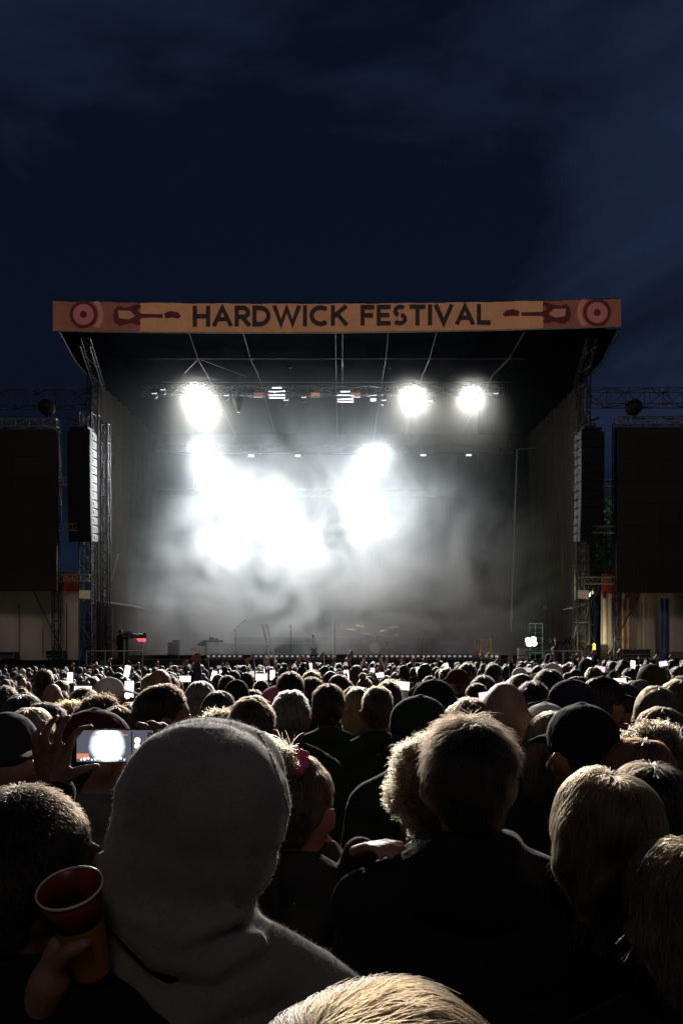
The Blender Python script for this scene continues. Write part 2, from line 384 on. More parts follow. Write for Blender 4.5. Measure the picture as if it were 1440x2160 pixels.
def line_array(px, D, sgn, label):
    x = (px-720)/F*D; z = CH+(HOR-908)/F*D
    t = thing('line_array', label, 'speaker', (x, D, z), R(-11)*sgn, 'hanging line array speakers')
    b = MB(); b.box((0, .3, .12), (.9, .6, .1)); b.bar((0, .3, .15), (0, .3, 1.0), .02); b.build('fly_frame', darkmetal, t)
    p = Vector((0, 0, 0)); ang = 0
    gm = mat('speaker_grille', (.014, .014, .016), .6, var=.3, scale=40); sm = mat('speaker_side', (.15, .15, .15), .6, var=.2, scale=9)
    for i in range(13):
        ang = R(.3*i**1.25*.55); h = .385
        d = Vector((0, math.sin(ang), -math.cos(ang)))
        c = p+d*h/2
        e = empty('cabinet'); e.parent = t; e.location = c; e.rotation_euler = (ang, 0, 0)
        b = MB(); b.box((0, .02, 0), (1.12, .06, h-.018), bev=.012); b.build('grille', gm, e)
        b = MB(); b.poly([(-.55, .052, -h/2+.012), (.55, .052, -h/2+.012), (.55, .052, h/2-.012), (-.55, .052, h/2-.012)], .02)
        for s_ in (-1, 1):
            b.poly([(s_*.548, .06, -h/2+.012), (s_*.548, .06, h/2-.012), (s_*.50, .78, h/2-.05), (s_*.50, .78, -h/2+.05)], -.04*s_, 'X')
            b.box((s_*.53, .42, 0), (.05, .25, .12), Euler((0, 0, R(3.8)*s_))); b.box((s_*.55, .14, 0), (.03, .1, h*.8))
        b.poly([(-.5, .76, -h/2+.05), (.5, .76, -h/2+.05), (.5, .76, h/2-.05), (-.5, .76, h/2-.05)], .02)
        b.build('side_shell', sm, e)
        p = p+d*h
    return t
line_array(166, 36.3, 1, 'black line array speaker hung by the yellow sheet side tower')
line_array(1250, 36.3, -1, 'black line array speaker hung by the tree side tower')

# ---- video screens
led = mat('led_screen_off', (.03, .022, .018), .65, var=.25, scale=.5)
def screen(x0, x1, zt, zb, D, label, frame_top):
    t = thing('video_screen', label, 'screen', ((x0+x1)/2, D, 0), 0, 'switched off video screens beside the stage')
    w = x1-x0
    b = MB(); b.box((0, .12, (zt+zb)/2), (w, .2, zt-zb)); b.build('panel', led, t)
    b = MB()
    for i in range(1, int(w)): b.box((-w/2+i, .018, (zt+zb)/2), (.012, .008, zt-zb))
    for i in range(1, int(zt-zb)): b.box((0, .0155, zb+i), (w, .008, .012))
    b.build('module_seam_grid', black, t)
    b = MB(); truss_mb(b, (-w/2, .2, zt+.33), (w/2, .2, zt+.33), .36, .34, 13, .028, .02); b.build('top_truss', rail_m, t)
    sgn = 1 if x0 < 0 else -1; xe = sgn*w/2
    for z in (zb+.6, zb+2.9, zb+5.0): 
        b = MB(); truss_mb(b, (xe-.2*sgn, .6, z), (xe+1.35*sgn, .6, z), .34, .3, 4, .024, .016); b.build('brace_truss', rail_m, t)
    for xx in (-w/2+.2, w/2-.2):
        b = MB(); truss_mb(b, (xx, .6, 0), (xx, .6, zt+.3), .3, .3, 14, .025, .016); b.build('leg', darkmetal, t)
    b = MB(); b.bar((xe-1.2*sgn, .5, zb), (xe+.2*sgn, .2, 2.2), .03); b.build('stay', darkmetal, t)
    return t
screen(-20.7, -12.76, 12.08, 4.88, 36, 'dark switched off video screen above the plain pale tent wall', 0)
screen(12.32, 20.7, 12.2, 4.78, 36, 'dark switched off video screen above the tent wall with blue strip', 0)
for px, lab in ((101, 'dark round floodlight head above the screen on the yellow sheet side'), (1334, 'dark round floodlight head above the screen on the tree side')):
    p = P(px, 862, 36.2)
    t = thing('floodlight', lab, 'light', (p.x, p.y, 12.6), 0, 'unlit floodlight heads on the screen trusses')
    b = MB(); b.bar((0, 0, 0), (0, 0, .2), .05); b.build('bracket', darkmetal, t)
    b = MB(); b.ball((0, 0, .5), (.36, .26, .36), 16); b.bar((0, -.2, .5), (0, -.3, .5), .3, 16, .33); b.build('head', black, t, smooth=True)
for x0, x1, z, lab in ((11.9, 22, 14.35, 'grey box truss behind the tree side screen'), (-22, -12, 14.3, 'grey box truss behind the yellow sheet side screen')):
    t = thing('rear_truss', lab, 'truss', (0, 38.6, 0), 0, 'box trusses behind the screens')
    b = MB(); truss_mb(b, (x0, 0, z), (x1, 0, z), .7, .75, 11, .03, .02); b.build('span', mat('dull_truss', (.2, .2, .2), .5, metal=.6), t)
    b = MB(); xx = x1-.5 if x0 > 0 else x0+.5; truss_mb(b, (xx, 0, 0), (xx, 0, z), .5, .5, 14, .03); b.build('upright', darkmetal, t)

# ---- tent walls behind the wings
def tent(pa, pb, z1, label, seed):
    t = thing('tent_wall', label, 'tent', (0, 37.4, 0), 0, 'pale tent walls beside the stage')
    a = ((pa-720)/F*37.4, 0, 0); c = ((pb-720)/F*37.4, 0, 0)
    v, f = drape_mb(a, c, 1.76, z1, .045, 1.1, seed=seed, nz=14); flat_mesh('canvas', v, f, tent_m, t, smooth=True)
    v, f = drape_mb((a[0], -.15, 0), (c[0], -.15, 0), z1-.16, z1+.75, .05, .6, seed=seed+1); flat_mesh('valance', v, f, mat('red_canvas', (.50, .07, .05), .8, var=.25, scale=1), t, smooth=True)
    n = 6
    for i in range(n):
        x = a[0]+(c[0]-a[0])*(i+.5)/n
        b = MB(); b.bar((x, -.16, 1.9), (x, -.16, 4.4 if i % 2 else 3.4), .015); b.build('strap', black, t)
    return t
tent(-130, 168, 5.1, 'pale warm lit tent wall under the screen on the yellow sheet side', 11)
tw = tent(1266, 1600, 5.0, 'pale tent wall with blue and orange cloth strips near the green tree', 14)
for pa, pb, m in ((1383, 1404, mat('blue_cloth', (.12, .20, .42), .8, var=.3, scale=1)), (1300, 1322, mat('orange_cloth', (.60, .42, .27), .8)), (1266, 1274, mat('white_cloth', (.75, .7, .62), .8)), (1282, 1296, mat('slate_cloth', (.16, .17, .24), .8))):
    v, f = drape_mb(((pa-720)/F*37.4, -.35, 0), ((pb-720)/F*37.4, -.35, 0), 1.76, 4.6, .05, .22, seed=pa); flat_mesh('hanging_strip', v, f, m, tw, smooth=True)

# ---- tree behind
tr = thing('tree', 'leafy tree lit green between the line array and the video screen', 'tree', (14.8, 46, 0))
b = MB(); b.bar((0, 0, 0), (.1, 0, 5), .3, 10, .2); b.bar((.1, 0, 4.5), (-1, .3, 8), .14, 8, .05); b.bar((.1, 0, 5), (1.1, -.3, 9), .14, 8, .05); b.bar((.1, 0, 5), (0, .2, 10.5), .15, 8, .04); b.build('trunk', mat('bark', (.08, .06, .04), .9, bump=.8, bscale=8), tr)
rr = np.random.default_rng(4); vs, fs = [], []
cl = [(rr.uniform(-2.3, 2.3), rr.uniform(-1.6, 1.6), rr.uniform(3.6, 10.6), rr.uniform(.6, 1.1)) for _ in range(34)]
for cx, cy, cz, cr in cl:
    for _ in range(330):
        d = rr.normal(size=3); d /= np.linalg.norm(d); c = np.array((cx, cy, cz))+d*cr*rr.uniform(.5, 1)**.5
        u = rr.normal(size=3); u /= np.linalg.norm(u); w_ = np.cross(u, d); s_ = rr.uniform(.06, .13)
        k = len(vs); vs += [c-u*s_, c+w_*s_*.5, c+u*s_, c-w_*s_*.5]; fs.append((k, k+1, k+2, k+3))
flat_mesh('crown', vs, fs, mat('leaf', (.16, .30, .03), .6, var=.4, scale=1.5, transl=.3), tr)
# ================================================================== lamps, trusses, smoke
lens_on = mat('lamp_lens_lit', (1, 1, 1), .3, var=0, emit=60, emitcol=(1, 1, .98))
def lighting_truss(px0, px1, py, D, label):
    a, c = P(px0, py, D), P(px1, py, D)
    t = thing('lighting_truss', label, 'truss', (0, D, a.z), 0, 'lighting trusses inside the stage')
    b = MB(); truss_mb(b, (a.x, 0, 0), (c.x, 0, 0), .4, .4, 24, .025, .015); b.build('span', darkmetal, t)
    for x in (a.x*.8, c.x*.8, 0):
        b = MB(); b.bar((x, 0, .2), (x, 0, 15.1-a.z), .015); b.build('hanger', darkmetal, t)
    return t
lighting_truss(300, 1060, 824, 39, 'front lighting truss carrying the highest lit lamps under the canopy')
lighting_truss(330, 1080, 948, 43, 'middle lighting truss behind the highest lamps')
lighting_truss(330, 1080, 1040, 45.5, 'rear lighting truss low in the smoke')
HOLD = []
def lamp(px, py, D, power, r, label, cone=120):
    p = P(px, py, D)
    t = thing('stage_lamp', label, 'stage lamp', p, 0, 'lit white lamps on the trusses')
    to = (Vector((p.x*.5, 17, 1.0) if py < 900 else (0, 6, 1.7))-p).normalized(); q = to.to_track_quat('-Y', 'Z').to_euler()
    b = MB(); b.bar((0, .1, r+.12), (0, .1, r+.32), .04); b.path([(-r-.07, .1, 0), (-r-.07, .1, r+.12), (r+.07, .1, r+.12), (r+.07, .1, 0)], .025); b.build('yoke', black, t)
    h = MB(); h.bar((0, .42, 0), (0, 0, 0), r*.6, 20, r+.03)
    ho = h.build('housing', black, t, smooth=False); ho.rotation_euler = q
    l = MB(); l.ball((0, -.005, 0), (r, .03, r), 24); lo = l.build('lens', lens_on, t, smooth=True); lo.rotation_euler = q
    li = bpy.data.lights.new('bulb', 'SPOT'); li.energy = power; li.shadow_soft_size = .12; li.spot_size = R(cone); li.spot_blend = .9 if py < 900 else .7; li.color = (1, .93, .83) if py < 900 else (.95, .985, 1)
    lb = bpy.data.objects.new('bulb', li); COL.objects.link(lb); lb.parent = t; lb.location = to*.12; lb.rotation_euler = to.to_track_quat('-Z', 'Y').to_euler()
    return t
T1, T2, T3 = 46000, 3500, 1250
lamp(414, 826, 39, T1*.7, .30, 'lit lamp on the front truss, upper one of the pair above the conical fixture', 76)
lamp(431, 852, 39, T1*.7, .30, 'lit lamp on the front truss, lower one of the pair', 76)
lamp(871, 829, 39, T1, .27, 'lit lamp on the front truss above the drum kit', 76)
lamp(993, 829, 39, T1, .28, 'lit lamp at the tree side end of the front truss', 76)
lamp(420, 950, 43, T2, .30, 'lit lamp on the middle truss, upper one of the pair below the front truss pair')
lamp(446, 992, 43, T2, .30, 'lit lamp on the middle truss, lower one of the pair')
lamp(790, 965, 43, T2, .30, 'lone lit lamp on the middle truss over the drum kit')
lamp(738, 1036, 45, T3*1.25, .30, 'lit lamp on the rear truss, higher of two below the lone middle lamp')
lamp(764, 1060, 45, T3*1.25, .30, 'lit lamp on the rear truss, lower of two below the lone middle lamp')
for px, py, lab in ((480, 1050, 'first lamp of the big lit cluster from the lattice tower by the yellow sheet'), (515, 1022, 'lit cluster lamp highest near its middle'), (585, 1028, 'lit cluster lamp highest on the drum kit side'), (498, 1098, 'lit cluster lamp lowest on the keyboard side'), (550, 1075, 'lit cluster lamp in the very middle'), (600, 1095, 'lit cluster lamp lowest on the drum kit side')):
    lamp(px, py, 45, T3, .32, lab)

# small unlit / dim fixtures on the trusses
glint = mat('fixture_glint', (.8, .8, .8), .3, emit=1.2, emitcol=(.8, .85, 1)); pinkpan = mat('pink_panel', (.5, .2, .18), .5, emit=.35); orapan = mat('orange_panel', (.6, .3, .15), .5, emit=.45)
def fixture(px, py, D, kind, label):
    p = P(px, py, D); t = thing('light_fixture', label, 'light', p, 0, 'small fixtures on the trusses'); k = D/F
    if kind == 'par':
        b = MB(); b.bar((0, .2, .02), (0, -.2, -.05), .11, 12, .15); b.path([(-.17, 0, 0), (-.17, 0, .24), (.17, 0, .24), (.17, 0, 0)], .02); b.build('can', black, t)
        b = MB(); b.box((.02, -.205, .03), (10*k, .02, 3*k)); b.build('glass', glint, t)
    elif kind in ('pink', 'orange'):
        b = MB(); b.box((0, .09, 0), (21*k, .16, 9*k), bev=.02); b.bar((0, .1, .1), (0, .1, .3), .025); b.build('case', black, t)
        b = MB(); b.box((0, 0, 0), (19*k, .02, 7*k)); b.build('panel', pinkpan if kind == 'pink' else orapan, t)
    elif kind == 'cone':
        b = MB(); b.bar((0, 0, .2), (0, 0, -.45), .3, 14, .06); b.build('shade', black, t)
        b = MB(); b.bar((0, 0, .2), (0, 0, .5), .03); b.build('hook', darkmetal, t)
    elif kind == 'bars':
        for dz in (-.15, -.02, .16):
            b = MB(); b.box((0, 0, dz), (34*k, .08, .05)); b.build('batten', alu, t)
        b = MB(); b.box((0, 0, .32), (20*k, .06, .04)); b.build('tube', glint, t)
    else:
        b = MB(); b.box((0, .06, 0), (14*k, .1, 6*k)); b.build('case', black, t)
        b = MB(); b.box((0, 0, 0), (12*k, .02, 4*k)); b.build('strip', glint, t)
for px, py, D, kd, lab in ((386, 771, 37.4, 'led', 'small bright strip fixture above the lit pair of lamps'), (612, 770, 37.4, 'par', 'small can fixture hanging above the battens'), (816, 773, 37.4, 'led', 'small bright strip fixture above the orange panel'),
    (545, 832, 38.7, 'pink', 'dim pink panel fixture on the front truss'), (665, 832, 38.7, 'orange', 'dim orange panel fixture by the middle of the front truss'), (750, 832, 38.7, 'orange', 'dim orange panel fixture nearest the lit lamp over the drums'),
    (503, 850, 38.7, 'cone', 'dark conical fixture hanging under the front truss'), (584, 832, 38.6, 'bars', 'stack of thin metal battens on the front truss'), (728, 840, 38.6, 'bars', 'shorter metal battens between two orange panels'),
    (787, 842, 38.6, 'led', 'bright small strip under the front truss by an orange panel'), (603, 848, 38.6, 'par', 'can fixture hanging beside the metal battens'), (640, 842, 38.6, 'par', 'can fixture beside the middle orange panel'), (808, 848, 38.6, 'par', 'can fixture beside the bright small strip'),
    (327, 834, 38.7, 'par', 'can fixture at the far end of the front truss past the lit pair'), (345, 826, 38.7, 'par', 'can fixture second from the truss end past the lit pair'), (478, 838, 38.7, 'par', 'can fixture between lit pair and conical fixture'),
    (530, 961, 42.6, 'led', 'faint strip fixture first along the middle truss'), (628, 961, 42.6, 'led', 'faint strip fixture at the centre of the middle truss'), (892, 960, 42.6, 'led', 'faint strip fixture past the lone middle lamp'), (988, 960, 42.6, 'led', 'faint strip fixture at the end of the middle truss'),
    (905, 850, 38.7, 'par', 'can fixture between the two lone front lamps'), (1042, 834, 38.7, 'par', 'can fixture beyond the last lit front lamp')):
    fixture(px, py, D, kd, lab)

SMOKE = (.032, .50, .20, .003, .004, .020, .32)
# smoke: one box of scattering air inside the stage
b = MB(); b.box((0, 42.1, 8.6), (22.6, 11.8, 13.2))
vm = bpy.data.materials.new('stage_smoke'); vm.use_nodes = True; t = vm.node_tree; t.nodes.clear()
def vn(ty, **k):
    n = t.nodes.new(ty)
    for a_, b_ in k.items(): setattr(n, a_, b_)
    return n
def math_(op, a_, b_=None, clamp=False):
    n = vn('ShaderNodeMath', operation=op, use_clamp=clamp)
    for i, x in enumerate((a_, b_)):
        if x is None: continue
        if isinstance(x, (int, float)): n.inputs[i].default_value = x
        else: t.links.new(x, n.inputs[i])
    return n.outputs[0]
co = vn('ShaderNodeTexCoord'); n1 = vn('ShaderNodeTexNoise'); n1.inputs['Scale'].default_value = .30; n1.inputs['Detail'].default_value = 6; n1.inputs['Roughness'].default_value = .58; n1.inputs['Distortion'].default_value = 1.0
mw = vn('ShaderNodeMapping'); mw.inputs['Scale'].default_value = (1, .4, 1.1); t.links.new(co.outputs['Object'], mw.inputs[0]); t.links.new(mw.outputs[0], n1.inputs[0])
billow = vn('ShaderNodeMapRange'); billow.inputs[1].default_value = .36; billow.inputs[2].default_value = .66; t.links.new(n1.outputs[0], billow.inputs[0])
def blob(c, r):
    m_ = vn('ShaderNodeMapping'); m_.inputs['Location'].default_value = tuple(-a_/b_ for a_, b_ in zip(c, r)); m_.inputs['Scale'].default_value = tuple(1/b_ for b_ in r)
    ln = vn('ShaderNodeVectorMath', operation='LENGTH'); t.links.new(co.outputs['Object'], m_.inputs[0]); t.links.new(m_.outputs[0], ln.inputs[0])
    mr = vn('ShaderNodeMapRange', interpolation_type='SMOOTHSTEP'); mr.inputs[1].default_value = 1; mr.inputs[2].default_value = .15; mr.inputs[3].default_value = 0; mr.inputs[4].default_value = 1
    t.links.new(ln.outputs['Value'], mr.inputs[0]); return mr.outputs[0]
c1 = blob((-.8, 44, 8.2), (14, 9, 9.5)); c2 = blob((1.0, 44, 3.6), (14.5, 7, 6.8)); c3 = blob((-7.6, 42.5, 4.0), (5, 7, 7.5)); c4 = blob((0, 39, 14), (14, 7, 3.4))
c6 = blob((6.3, 43.5, 6.2), (6, 6.5, 8.0))
dens = math_('ADD', math_('ADD', math_('MULTIPLY', c1, SMOKE[0]), math_('MULTIPLY', c2, SMOKE[1])), math_('ADD', math_('MULTIPLY', c3, SMOKE[2]), math_('MULTIPLY', c6, SMOKE[6])))
dens = math_('MULTIPLY', dens, math_('ADD', math_('MULTIPLY', billow.outputs[0], 1.35), .14))
dens = math_('ADD', math_('ADD', dens, SMOKE[3]), math_('MULTIPLY', math_('MULTIPLY', c4, math_('ADD', billow.outputs[0], .4)), SMOKE[4]))
for px, py, D, rad, k in ((421, 838, 38.4, 2.0, .36), (871, 829, 38.4, 1.7, .32), (993, 829, 38.4, 1.7, .32), (434, 972, 42, 2.4, .8), (790, 965, 42, 1.9, .8), (752, 1048, 44, 2.0, 1.3)):
    p = P(px, py, D); dens = math_('ADD', dens, math_('MULTIPLY', blob(p, (rad, rad, rad)), SMOKE[5]*k))  # denser puffs added round the lamps to imitate lens bloom
vs_ = vn('ShaderNodeVolumeScatter'); vs_.inputs['Color'].default_value = (.90, .97, 1, 1); vs_.inputs['Anisotropy'].default_value = .35
t.links.new(dens, vs_.inputs['Density']); ov = vn('ShaderNodeOutputMaterial'); t.links.new(vs_.outputs[0], ov.inputs['Volume'])
sm = b.build('smoke', vm); tag(sm, kind='stuff')
# ================================================================== things on the deck
DZ = 1.80
def dk(px, D): return Vector(((px-720)/F*D, D, DZ))
plastic = mat('black_plastic', (.02, .02, .022), .4); chrome = mat('chrome', (.7, .7, .7), .2, metal=1, var=0)
cymbal_m = mat('cymbal_brass', (.75, .62, .3), .35, metal=.6, var=.05); drum_m = mat('drum_wood', (.55, .36, .2), .35, var=.15); skinm = mat('drum_head', (.8, .78, .72), .5)
white_p = mat('white_plastic', (.75, .75, .75), .4); ledw = mat('led_dash', (.9, .95, 1), .4, var=0, emit=.22)
# riser
t = thing('drum_riser', 'low wide stepped platform with a dashed strip of small lights along its front', 'platform', (.6, 41.6, DZ))
b = MB(); b.box((0, 0, .14), (14.6, 3.2, .28)); b.build('lower_step', mat('riser_grey', (.08, .08, .085), .6), t)
b = MB(); b.box((-.3, 1.0, .55), (13, 1.1, .54)); b.box((-.3, 1.3, .98), (12, .5, .32)); b.build('upper_step', mat('riser_grey', (.08, .08, .085), .6), t)
b = MB(); b.box((0, -1.615, .26), (14.6, .03, .04)); b.box((-.3, .44, .8), (13, .03, .03)); b.build('edge_trim', mat('step_edge', (.35, .35, .35), .5), t)
b = MB()
for i in range(56): b.box((-7.2+i*.26, -1.64, .14), (.14, .02, .09))
b.build('light_strip_pattern', ledw, t)
# drum kit on the riser
z0 = DZ+.28
t = thing('drum_kit', 'wooden drum kit with brass cymbals on the stepped platform', 'drum kit', ((790-720)/F*41.0, 41.0, z0))
b = MB(); b.bar((0, -.2, .3), (0, .25, .3), .3, 24); b.build('bass_drum', drum_m, t)
b = MB(); b.bar((0, -.215, .3), (0, -.2, .3), .27, 24); b.build('bass_drum_head', skinm, t)
for x, y, z, r, h in ((-.25, .05, .78, .17, .22), (.22, .05, .78, .18, .24), (.75, .2, .45, .24, .4), (-.7, .25, .6, .19, .16)):
    d = empty('tom_drum'); d.parent = t; d.location = (x, y, z)
    b = MB(); b.bar((0, 0, -h/2), (0, 0, h/2), r, 20); b.build('shell', drum_m, d)
    b = MB(); b.bar((0, 0, h/2), (0, 0, h/2+.02), r+.012, 20); b.build('head', skinm, d)
    b = MB(); 
    for k in range(3): b.bar((r*.8*math.cos(k*2.1), r*.8*math.sin(k*2.1), -h/2), (r*1.05*math.cos(k*2.1), r*1.05*math.sin(k*2.1), -z), .012)
    b.build('stand', chrome, d)
for x, y, z, r in ((-1.2, 0, 1.25, .26), (-.75, -.1, 1.42, .24), (-.45, 0, 1.05, .27), (.45, 0, 1.18, .22), (.95, 0, 1.35, .27), (1.1, .1, .95, .2)):
    d = empty('cymbal'); d.parent = t; d.location = (x, y, z)
    b = MB(); b.bar((0, 0, -.015), (0, 0, .02), r, 24, .05); o = b.build('plate', cymbal_m, d); o.rotation_euler = (R(14), R(8)*(1 if x < 0 else -1), 0)
    b = MB(); b.bar((0, 0, -.02), (0, .02, -z+.25), .012); b.bar((0, .02, -z+.3), (.22, -.1, -z), .012); b.bar((0, .02, -z+.3), (-.22, -.1, -z), .012); b.bar((0, .02, -z+.3), (0, .28, -z), .012); b.build('stand', chrome, d)
b = MB(); b.bar((.1, .7, .5), (.1, .7, .58), .18, 16); b.bar((.1, .7, 0), (.1, .7, .5), .03); b.build('stool', plastic, t)
# microphone stands
def mic(px, py, D, boom, label):
    p = dk(px, D); h = (HOR-py)/F*D+CH-DZ
    t = thing('microphone_stand', label, 'mic stand', p, 0, 'microphone stands on the deck')
    b = MB(); b.bar((0, 0, 0), (0, 0, .03), .14, 16, .12); b.build('base', plastic, t)
    if boom:
        b = MB(); b.bar((0, 0, .03), (0, 0, boom[2]), .018); b.build('pole', plastic, t)
        b = MB(); b.bar((-.08, 0, boom[2]-.06), (boom[0], -.05, h), .014); b.build('boom', plastic, t); q = Vector((boom[0], -.05, h))
        b = MB(); b.bar(q, q+Vector((.13, -.02, .09)), .02, 10, .028); b.ball(q+Vector((.15, -.02, .1)), .045); b.build('microphone', chrome, t)
    else:
        b = MB(); b.bar((0, 0, .03), (0, 0, h-.3), .018); b.build('pole', plastic, t)
        b = MB(); b.bar((0, 0, h-.3), (0, -.02, h-.05), .02, 10, .03); b.ball((0, -.02, h-.02), .045); b.build('microphone', chrome, t)
mic(497, 1312, 39.5, (.36, 0, 1.42), 'black microphone stand with an angled boom arm beside the keyboard')
mic(706, 1311, 39.5, None, 'tall straight black microphone stand beside the electric guitar')
mic(890, 1333, 39.5, None, 'shorter straight microphone stand past the drum kit')
mic(613, 1318, 39.8, None, 'faint microphone stand in smoke behind the leaning poles')
# keyboard rig
t = thing('keyboard', 'black stage keyboard on a tall stand with a slanted side panel', 'keyboard', dk(452, 39.6))
b = MB(); b.box((.0, 0, .88), (.9, .35, .08), bev=.015); b.build('body', plastic, t)
b = MB(); b.box((.06, -.1, .93), (.78, .16, .02)); b.build('key_strip', white_p, t)
b = MB(); b.poly([(-.45, -.1, .62), (-.82, -.1, .66), (-.80, -.1, .74), (-.5, -.1, .92), (-.45, -.1, .92)], .5); b.build('side_panel', plastic, t)
b = MB(); b.bar((-.42, 0, 0), (-.42, 0, .86), .03); b.bar((-.42, -.3, .02), (-.42, .3, .02), .025); b.build('leg', plastic, t)
b = MB(); b.bar((-.24, 0, 0), (-.24, 0, .84), .02); b.bar((.40, 0, .84), (.1, .1, 0), .02); b.build('leg', chrome, t)
b = MB(); b.box((.18, -.19, .72), (.18, .02, .22)); b.build('paper_sheet', white_p, t)
b = MB(); b.box((-.12, 0, 1.0), (.25, .2, .12), bev=.03); b.box((.12, 0, .97), (.18, .2, .08), bev=.02); b.build('sound_module', plastic, t)
t = thing('side_table', 'small tray table on a thin pole between keyboard and monitor stack', 'table', dk(413, 39.2))
b = MB(); b.box((0, 0, .48), (.42, .35, .05)); b.build('tray', plastic, t); b = MB(); b.box((0, -.02, .52), (.38, .3, .02)); b.build('cloth', white_p, t)
b = MB(); b.bar((0, 0, 0), (0, 0, .46), .02); b.bar((-.18, 0, .01), (.18, 0, .01), .02); b.build('pole', chrome, t)
# leaning pale poles
t = thing('keyboard_stand', 'pair of pale leaning poles standing folded in the smoke', 'stand', dk(563, 39.7))
for x in (-.22, 0): 
    b = MB(); b.bar((x, 0, 1.72), (x+.35, .1, .05), .045); b.build('leaning_pole', white_p, t)
b = MB(); b.bar((.05, -.1, .7), (-.12, .2, 0), .02); b.bar((-.05, .1, .25), (.3, .1, .25), .02); b.build('brace', chrome, t)
# guitars
def guitar(px, D, h, m, label, tilt=R(6)):
    t = thing('electric_guitar', label, 'guitar', dk(px, D)); t.rotation_euler = (0, tilt, 0); k = h/1.0
    outl = [(-.16, .12), (-.17, .02), (-.08, -.02), (.08, -.02), (.17, .03), (.16, .14), (.11, .2), (.13, .3), (.16, .4), (.09, .36), (.05, .34), (-.03, .34), (-.12, .42), (-.14, .33), (-.11, .22)]
    b = MB(); b.poly([(x*k, -.02, (z+.14)*k) for x, z in outl], .045); b.build('body', m, t)
    b = MB(); b.box((0, -.03, .72*k), (.05*k, .03, .55*k)); b.build('neck', mat('maple', (.45, .28, .13), .4), t)
    b = MB(); b.poly([(-.03*k, -.03, .98*k), (.035*k, -.03, .98*k), (.06*k, -.03, 1.12*k), (-.01*k, -.03, 1.16*k)], .03); b.build('headstock', m, t)
    b = MB(); b.bar((0, .1, .3*k), (-.2, -.12, 0), .015); b.bar((0, .1, .3*k), (.2, -.12, 0), .015); b.bar((0, .1, .5*k), (0, .3, 0), .015); b.build('stand', plastic, t)
guitar(664, 39.3, 1.05, mat('black_gloss', (.015, .015, .015), .2), 'black electric guitar on a stand near the tall microphone stand', R(-5))
guitar(1001, 39.5, .82, mat('sunburst', (.5, .28, .1), .3), 'small orange brown guitar leaning by the wooden rack')
# wooden rack
t = thing('rack', 'open wooden rack of slatted shelves beside the small guitar', 'rack', dk(1022, 39.5))
for x in (-.25, .25):
    b = MB(); b.box((x, 0, .5), (.06, .4, 1.0)); b.build('post', wood, t)
for i in range(7): 
    b = MB(); b.box((0, 0, .1+i*.14), (.46, .38, .05)); b.build('shelf', wood, t)
# wedges and boxes
def wedge(px, D, w, h, label):
    t = thing('floor_monitor', label, 'speaker', dk(px, D), 0, 'floor monitors along the deck edge')
    b = MB(); b.poly([(-w/2, -.02, 0), (-w/2, .42, 0), (-w/2, .46, h*.55), (-w/2, .2, h), (-w/2, .0, h*.9)], w, 'X'); b.build('cabinet', plastic, t)
    b = MB(); b.box((0, .34, h*.8), (w*.9, .02, h*.7), Euler((R(55), 0, 0))); b.build('grille', mat('speaker_grille', (.014, .014, .016), .6), t)
wedge(522, 38.9, .36, .24, 'small black floor monitor below the boom microphone'); wedge(725, 38.7, .72, .26, 'wide flat floor monitor below the tall microphone stand'); wedge(400, 38.9, .5, .22, 'black floor monitor below the tray table')
t = thing('monitor_stack', 'tall black monitor speaker near the raised dark arm', 'speaker', dk(367, 38.7))
b = MB(); b.box((0, 0, .4), (.5, .5, .8), bev=.02); b.build('lower_cabinet', plastic, t); b = MB(); b.box((.1, 0, .86), (.32, .4, .1), bev=.02); b.build('top_box', plastic, t)
b = MB(); b.box((0, -.255, .4), (.42, .01, .7)); b.build('grille', mat('speaker_grille', (.014, .014, .016), .6), t)
t = thing('side_fill_speaker', 'tall black side fill speaker stack under the pale awning near the lattice tower', 'speaker', dk(221, 39.2))
for i in range(3):
    b = MB(); b.box((0, 0, .42+i*.84), (.86, .8, .82), bev=.02); b.box((0, -.405, .42+i*.84), (.78, .02, .74)); b.build('cabinet', plastic, t)
b = MB(); b.bar((.47, -.3, 0), (.47, -.3, 2.5), .025); b.build('side_rail', rail_m, t)
for px, D, w, h, lab in ((680, 40, .3, .3, 'short twin microphone arms on the deck between guitar and tall stand'),):
    t = thing('low_mic_arms', lab, 'mic stand', dk(690, 39.2))
    b = MB(); b.path([(-.12, 0, 0), (-.12, 0, .3), (-.24, 0, .38)], .02); b.build('arm', plastic, t); b = MB(); b.path([(.12, 0, 0), (.12, 0, .3), (.24, 0, .38)], .02); b.build('arm', plastic, t); b = MB(); b.box((0, 0, .015), (.4, .2, .03)); b.build('base', plastic, t)
# cases on wings
def case(px, D, w, h, m, label, lid=None):
    t = thing('flight_case', label, 'case', dk(px, D)); t.location.z = 1.755
    b = MB(); b.box((0, 0, h/2+.08), (w, .6, h), bev=.02); b.build('shell', m, t)
    b = MB()
    for z in (.1, h*.62, h+.07): b.box((0, -.305, z), (w+.01, .012, .03))
    for x in (-w/2, w/2): b.box((x, -.305, h/2+.08), (.03, .014, h))
    b.build('edge_trim', rail_m, t)
    for x in (-w/2+.1, w/2-.1): 
        b = MB(); b.bar((x-.03, -.2, .04), (x+.03, -.2, .04), .04, 12); b.build('wheel', plastic, t)
case(120, 36.9, .75, .36, black, 'black flight case on the wing deck near the yellow sheet')
case(1336, 36.9, 1.3, .42, mat('dark_case', (.03, .03, .032), .5), 'long dark flight case on the wing deck before the tent')
case(1432, 36.9, 1.0, .3, mat('brown_case', (.28, .14, .08), .5), 'brown flight case at the foot of the tent with blue strip')
case(15, 36.9, .9, .3, mat('dark_case', (.03, .03, .032), .5), 'low dark case at the far end of the yellow sheet wing')
